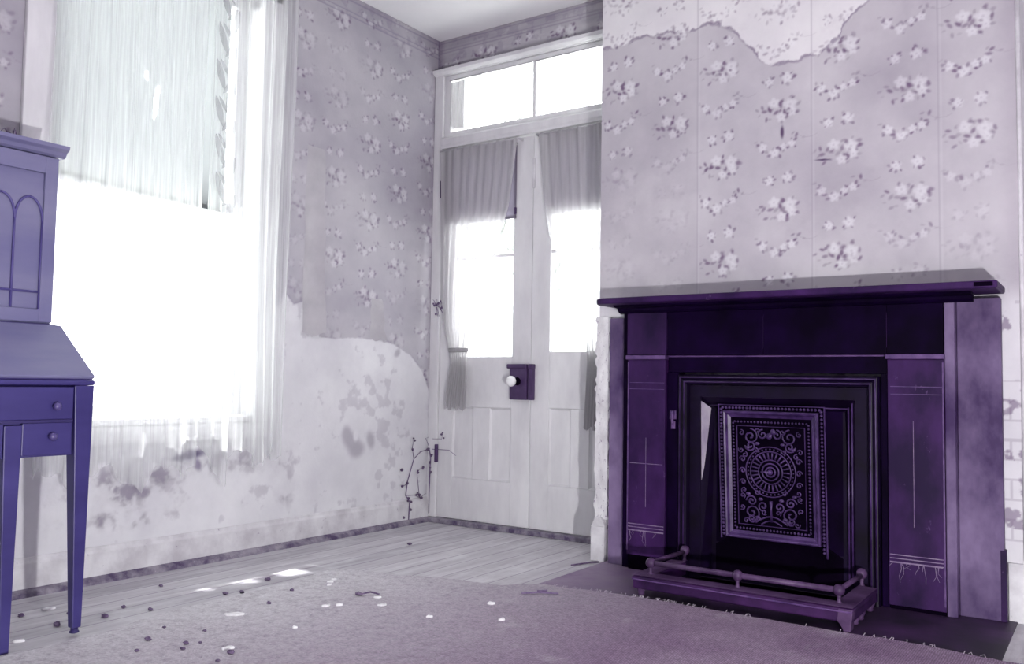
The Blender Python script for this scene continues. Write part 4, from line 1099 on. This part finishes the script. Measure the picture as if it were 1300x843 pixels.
# ================================================================== OUTSIDE
ground = MB().box(-40, 40, -40, 60, -.6, -.5).build('ground', M['yard'], kind='structure')
tr = empty('bare_tree', (-2.95, 5.6, -.5), 'bare branched tree seen faintly through the door glass and transom', 'tree')
mb = MB(); rr = random.Random(17)
def branch(p, d, L, r, dep):
    pts = [p]; q = Vector(p); dd = Vector(d)
    for i in range(5):
        dd = (dd+Vector((rr.uniform(-.2, .2), rr.uniform(-.2, .2), rr.uniform(-.1, .18)))).normalized()
        q = q+dd*L/5; pts.append(tuple(q))
    mb.tube(pts, [r*(1-.1*i) for i in range(6)], 6)
    if dep:
        for k in range(3):
            s_ = pts[rr.randint(2, 5)]
            nd = (dd+Vector((rr.uniform(-1, 1), rr.uniform(-.8, .8), rr.uniform(-.3, .7)))).normalized()
            branch(s_, nd, L*rr.uniform(.55, .8), r*.55, dep-1)
branch((-2.95, 5.6, -.5), (0, 0, 1), 2.6, .16, 0)
for a in range(6):
    branch((-2.95, 5.6, 1.8+.1*a), (math.cos(a*1.05+.3), math.sin(a*1.05+.3)*.6, .75), 2.2, .034, 3)
mb.build('branches', M['bark'], tr, smooth=True)
# added unseen slab outside the window; its notched edge trims the sun into patches
rr = random.Random(23); pts = [(-.25, -5.0), (-.25, .6)]
y = .6
while y > -5.0:
    t = min(1, max(0, (y+2.70)/.85))
    gap = 0 if -2.68 < y < -1.84 and not any(a < y < b for a, b in ((-2.47, -2.41), (-2.2, -2.13), (-1.99, -1.93))) else .4
    for w in (0, .012): pts.append((-1.73+.105*t-gap-(rr.choice((0, .0, .02, .16, .16, .18)) if w == 0 else 0), y-w))
    y -= rr.uniform(.02, .06)
MB().prism(pts, 3.62, 3.66, 'z').build('sun_mask', M['yard'], kind='structure')

# ================================================================== LIGHT
w = bpy.data.worlds.new('World'); scn.world = w; w.use_nodes = True
bg = w.node_tree.nodes['Background']; bg.inputs[0].default_value = (.985, 1.0, .99, 1); bg.inputs[1].default_value = 7
def lamp(name, kind, loc, energy, **kw):
    l = bpy.data.lights.new(name, kind); l.energy = energy
    for k, v in kw.items(): setattr(l, k, v)
    o = bpy.data.objects.new(name, l); COL.objects.link(o); o.location = loc
    return o
sun = lamp('sun', 'SUN', (-3, -2, 6), 22, angle=.012, color=(1, .99, .97))
sun.rotation_euler = Vector((.5, .12, -.825)).to_track_quat('-Z', 'Y').to_euler()
key = lamp('photographer_lamp', 'POINT', (3.97, -3.55, .39), 335, shadow_soft_size=.04, color=(1, .985, 1))
def portal(loc, rot, sx, sy):
    l = bpy.data.lights.new('portal', 'AREA'); l.shape = 'RECTANGLE'; l.size = sx; l.size_y = sy
    l.cycles.is_portal = True
    o = bpy.data.objects.new('portal', l); COL.objects.link(o); o.location = loc; o.rotation_euler = rot
portal((-.19, (WY0+WY1)/2, (WZ0+WZ1)/2), (0, -PI/2, 0), WZ1-WZ0, WY1-WY0)
portal(((DX0+DX1)/2, .19, 1.9), (-PI/2, 0, 0), DX1-DX0, 1.8)

# ================================================================== CAMERA
f_px, yaw, pitch, roll = 1102.892, .607171, .0571594, .0163544
fw = Vector((-math.sin(yaw)*math.cos(pitch), math.cos(yaw)*math.cos(pitch), math.sin(pitch)))
rt = Vector((math.cos(yaw), math.sin(yaw), 0)); upv = rt.cross(fw)
r2 = rt*math.cos(roll)+upv*math.sin(roll); u2 = -rt*math.sin(roll)+upv*math.cos(roll)
cam = bpy.data.cameras.new('Camera'); cam.sensor_width = 36; cam.lens = f_px/1300*36; cam.clip_start = .05
co = bpy.data.objects.new('Camera', cam); COL.objects.link(co)
m = Matrix((r2, u2, -fw)).transposed().to_4x4(); m.translation = (3.535986, -4.225821, .869055)
co.matrix_world = m
scn.camera = co
scn.view_settings.view_transform = 'Standard'
scn.view_settings.look = 'None'
scn.view_settings.exposure = 0
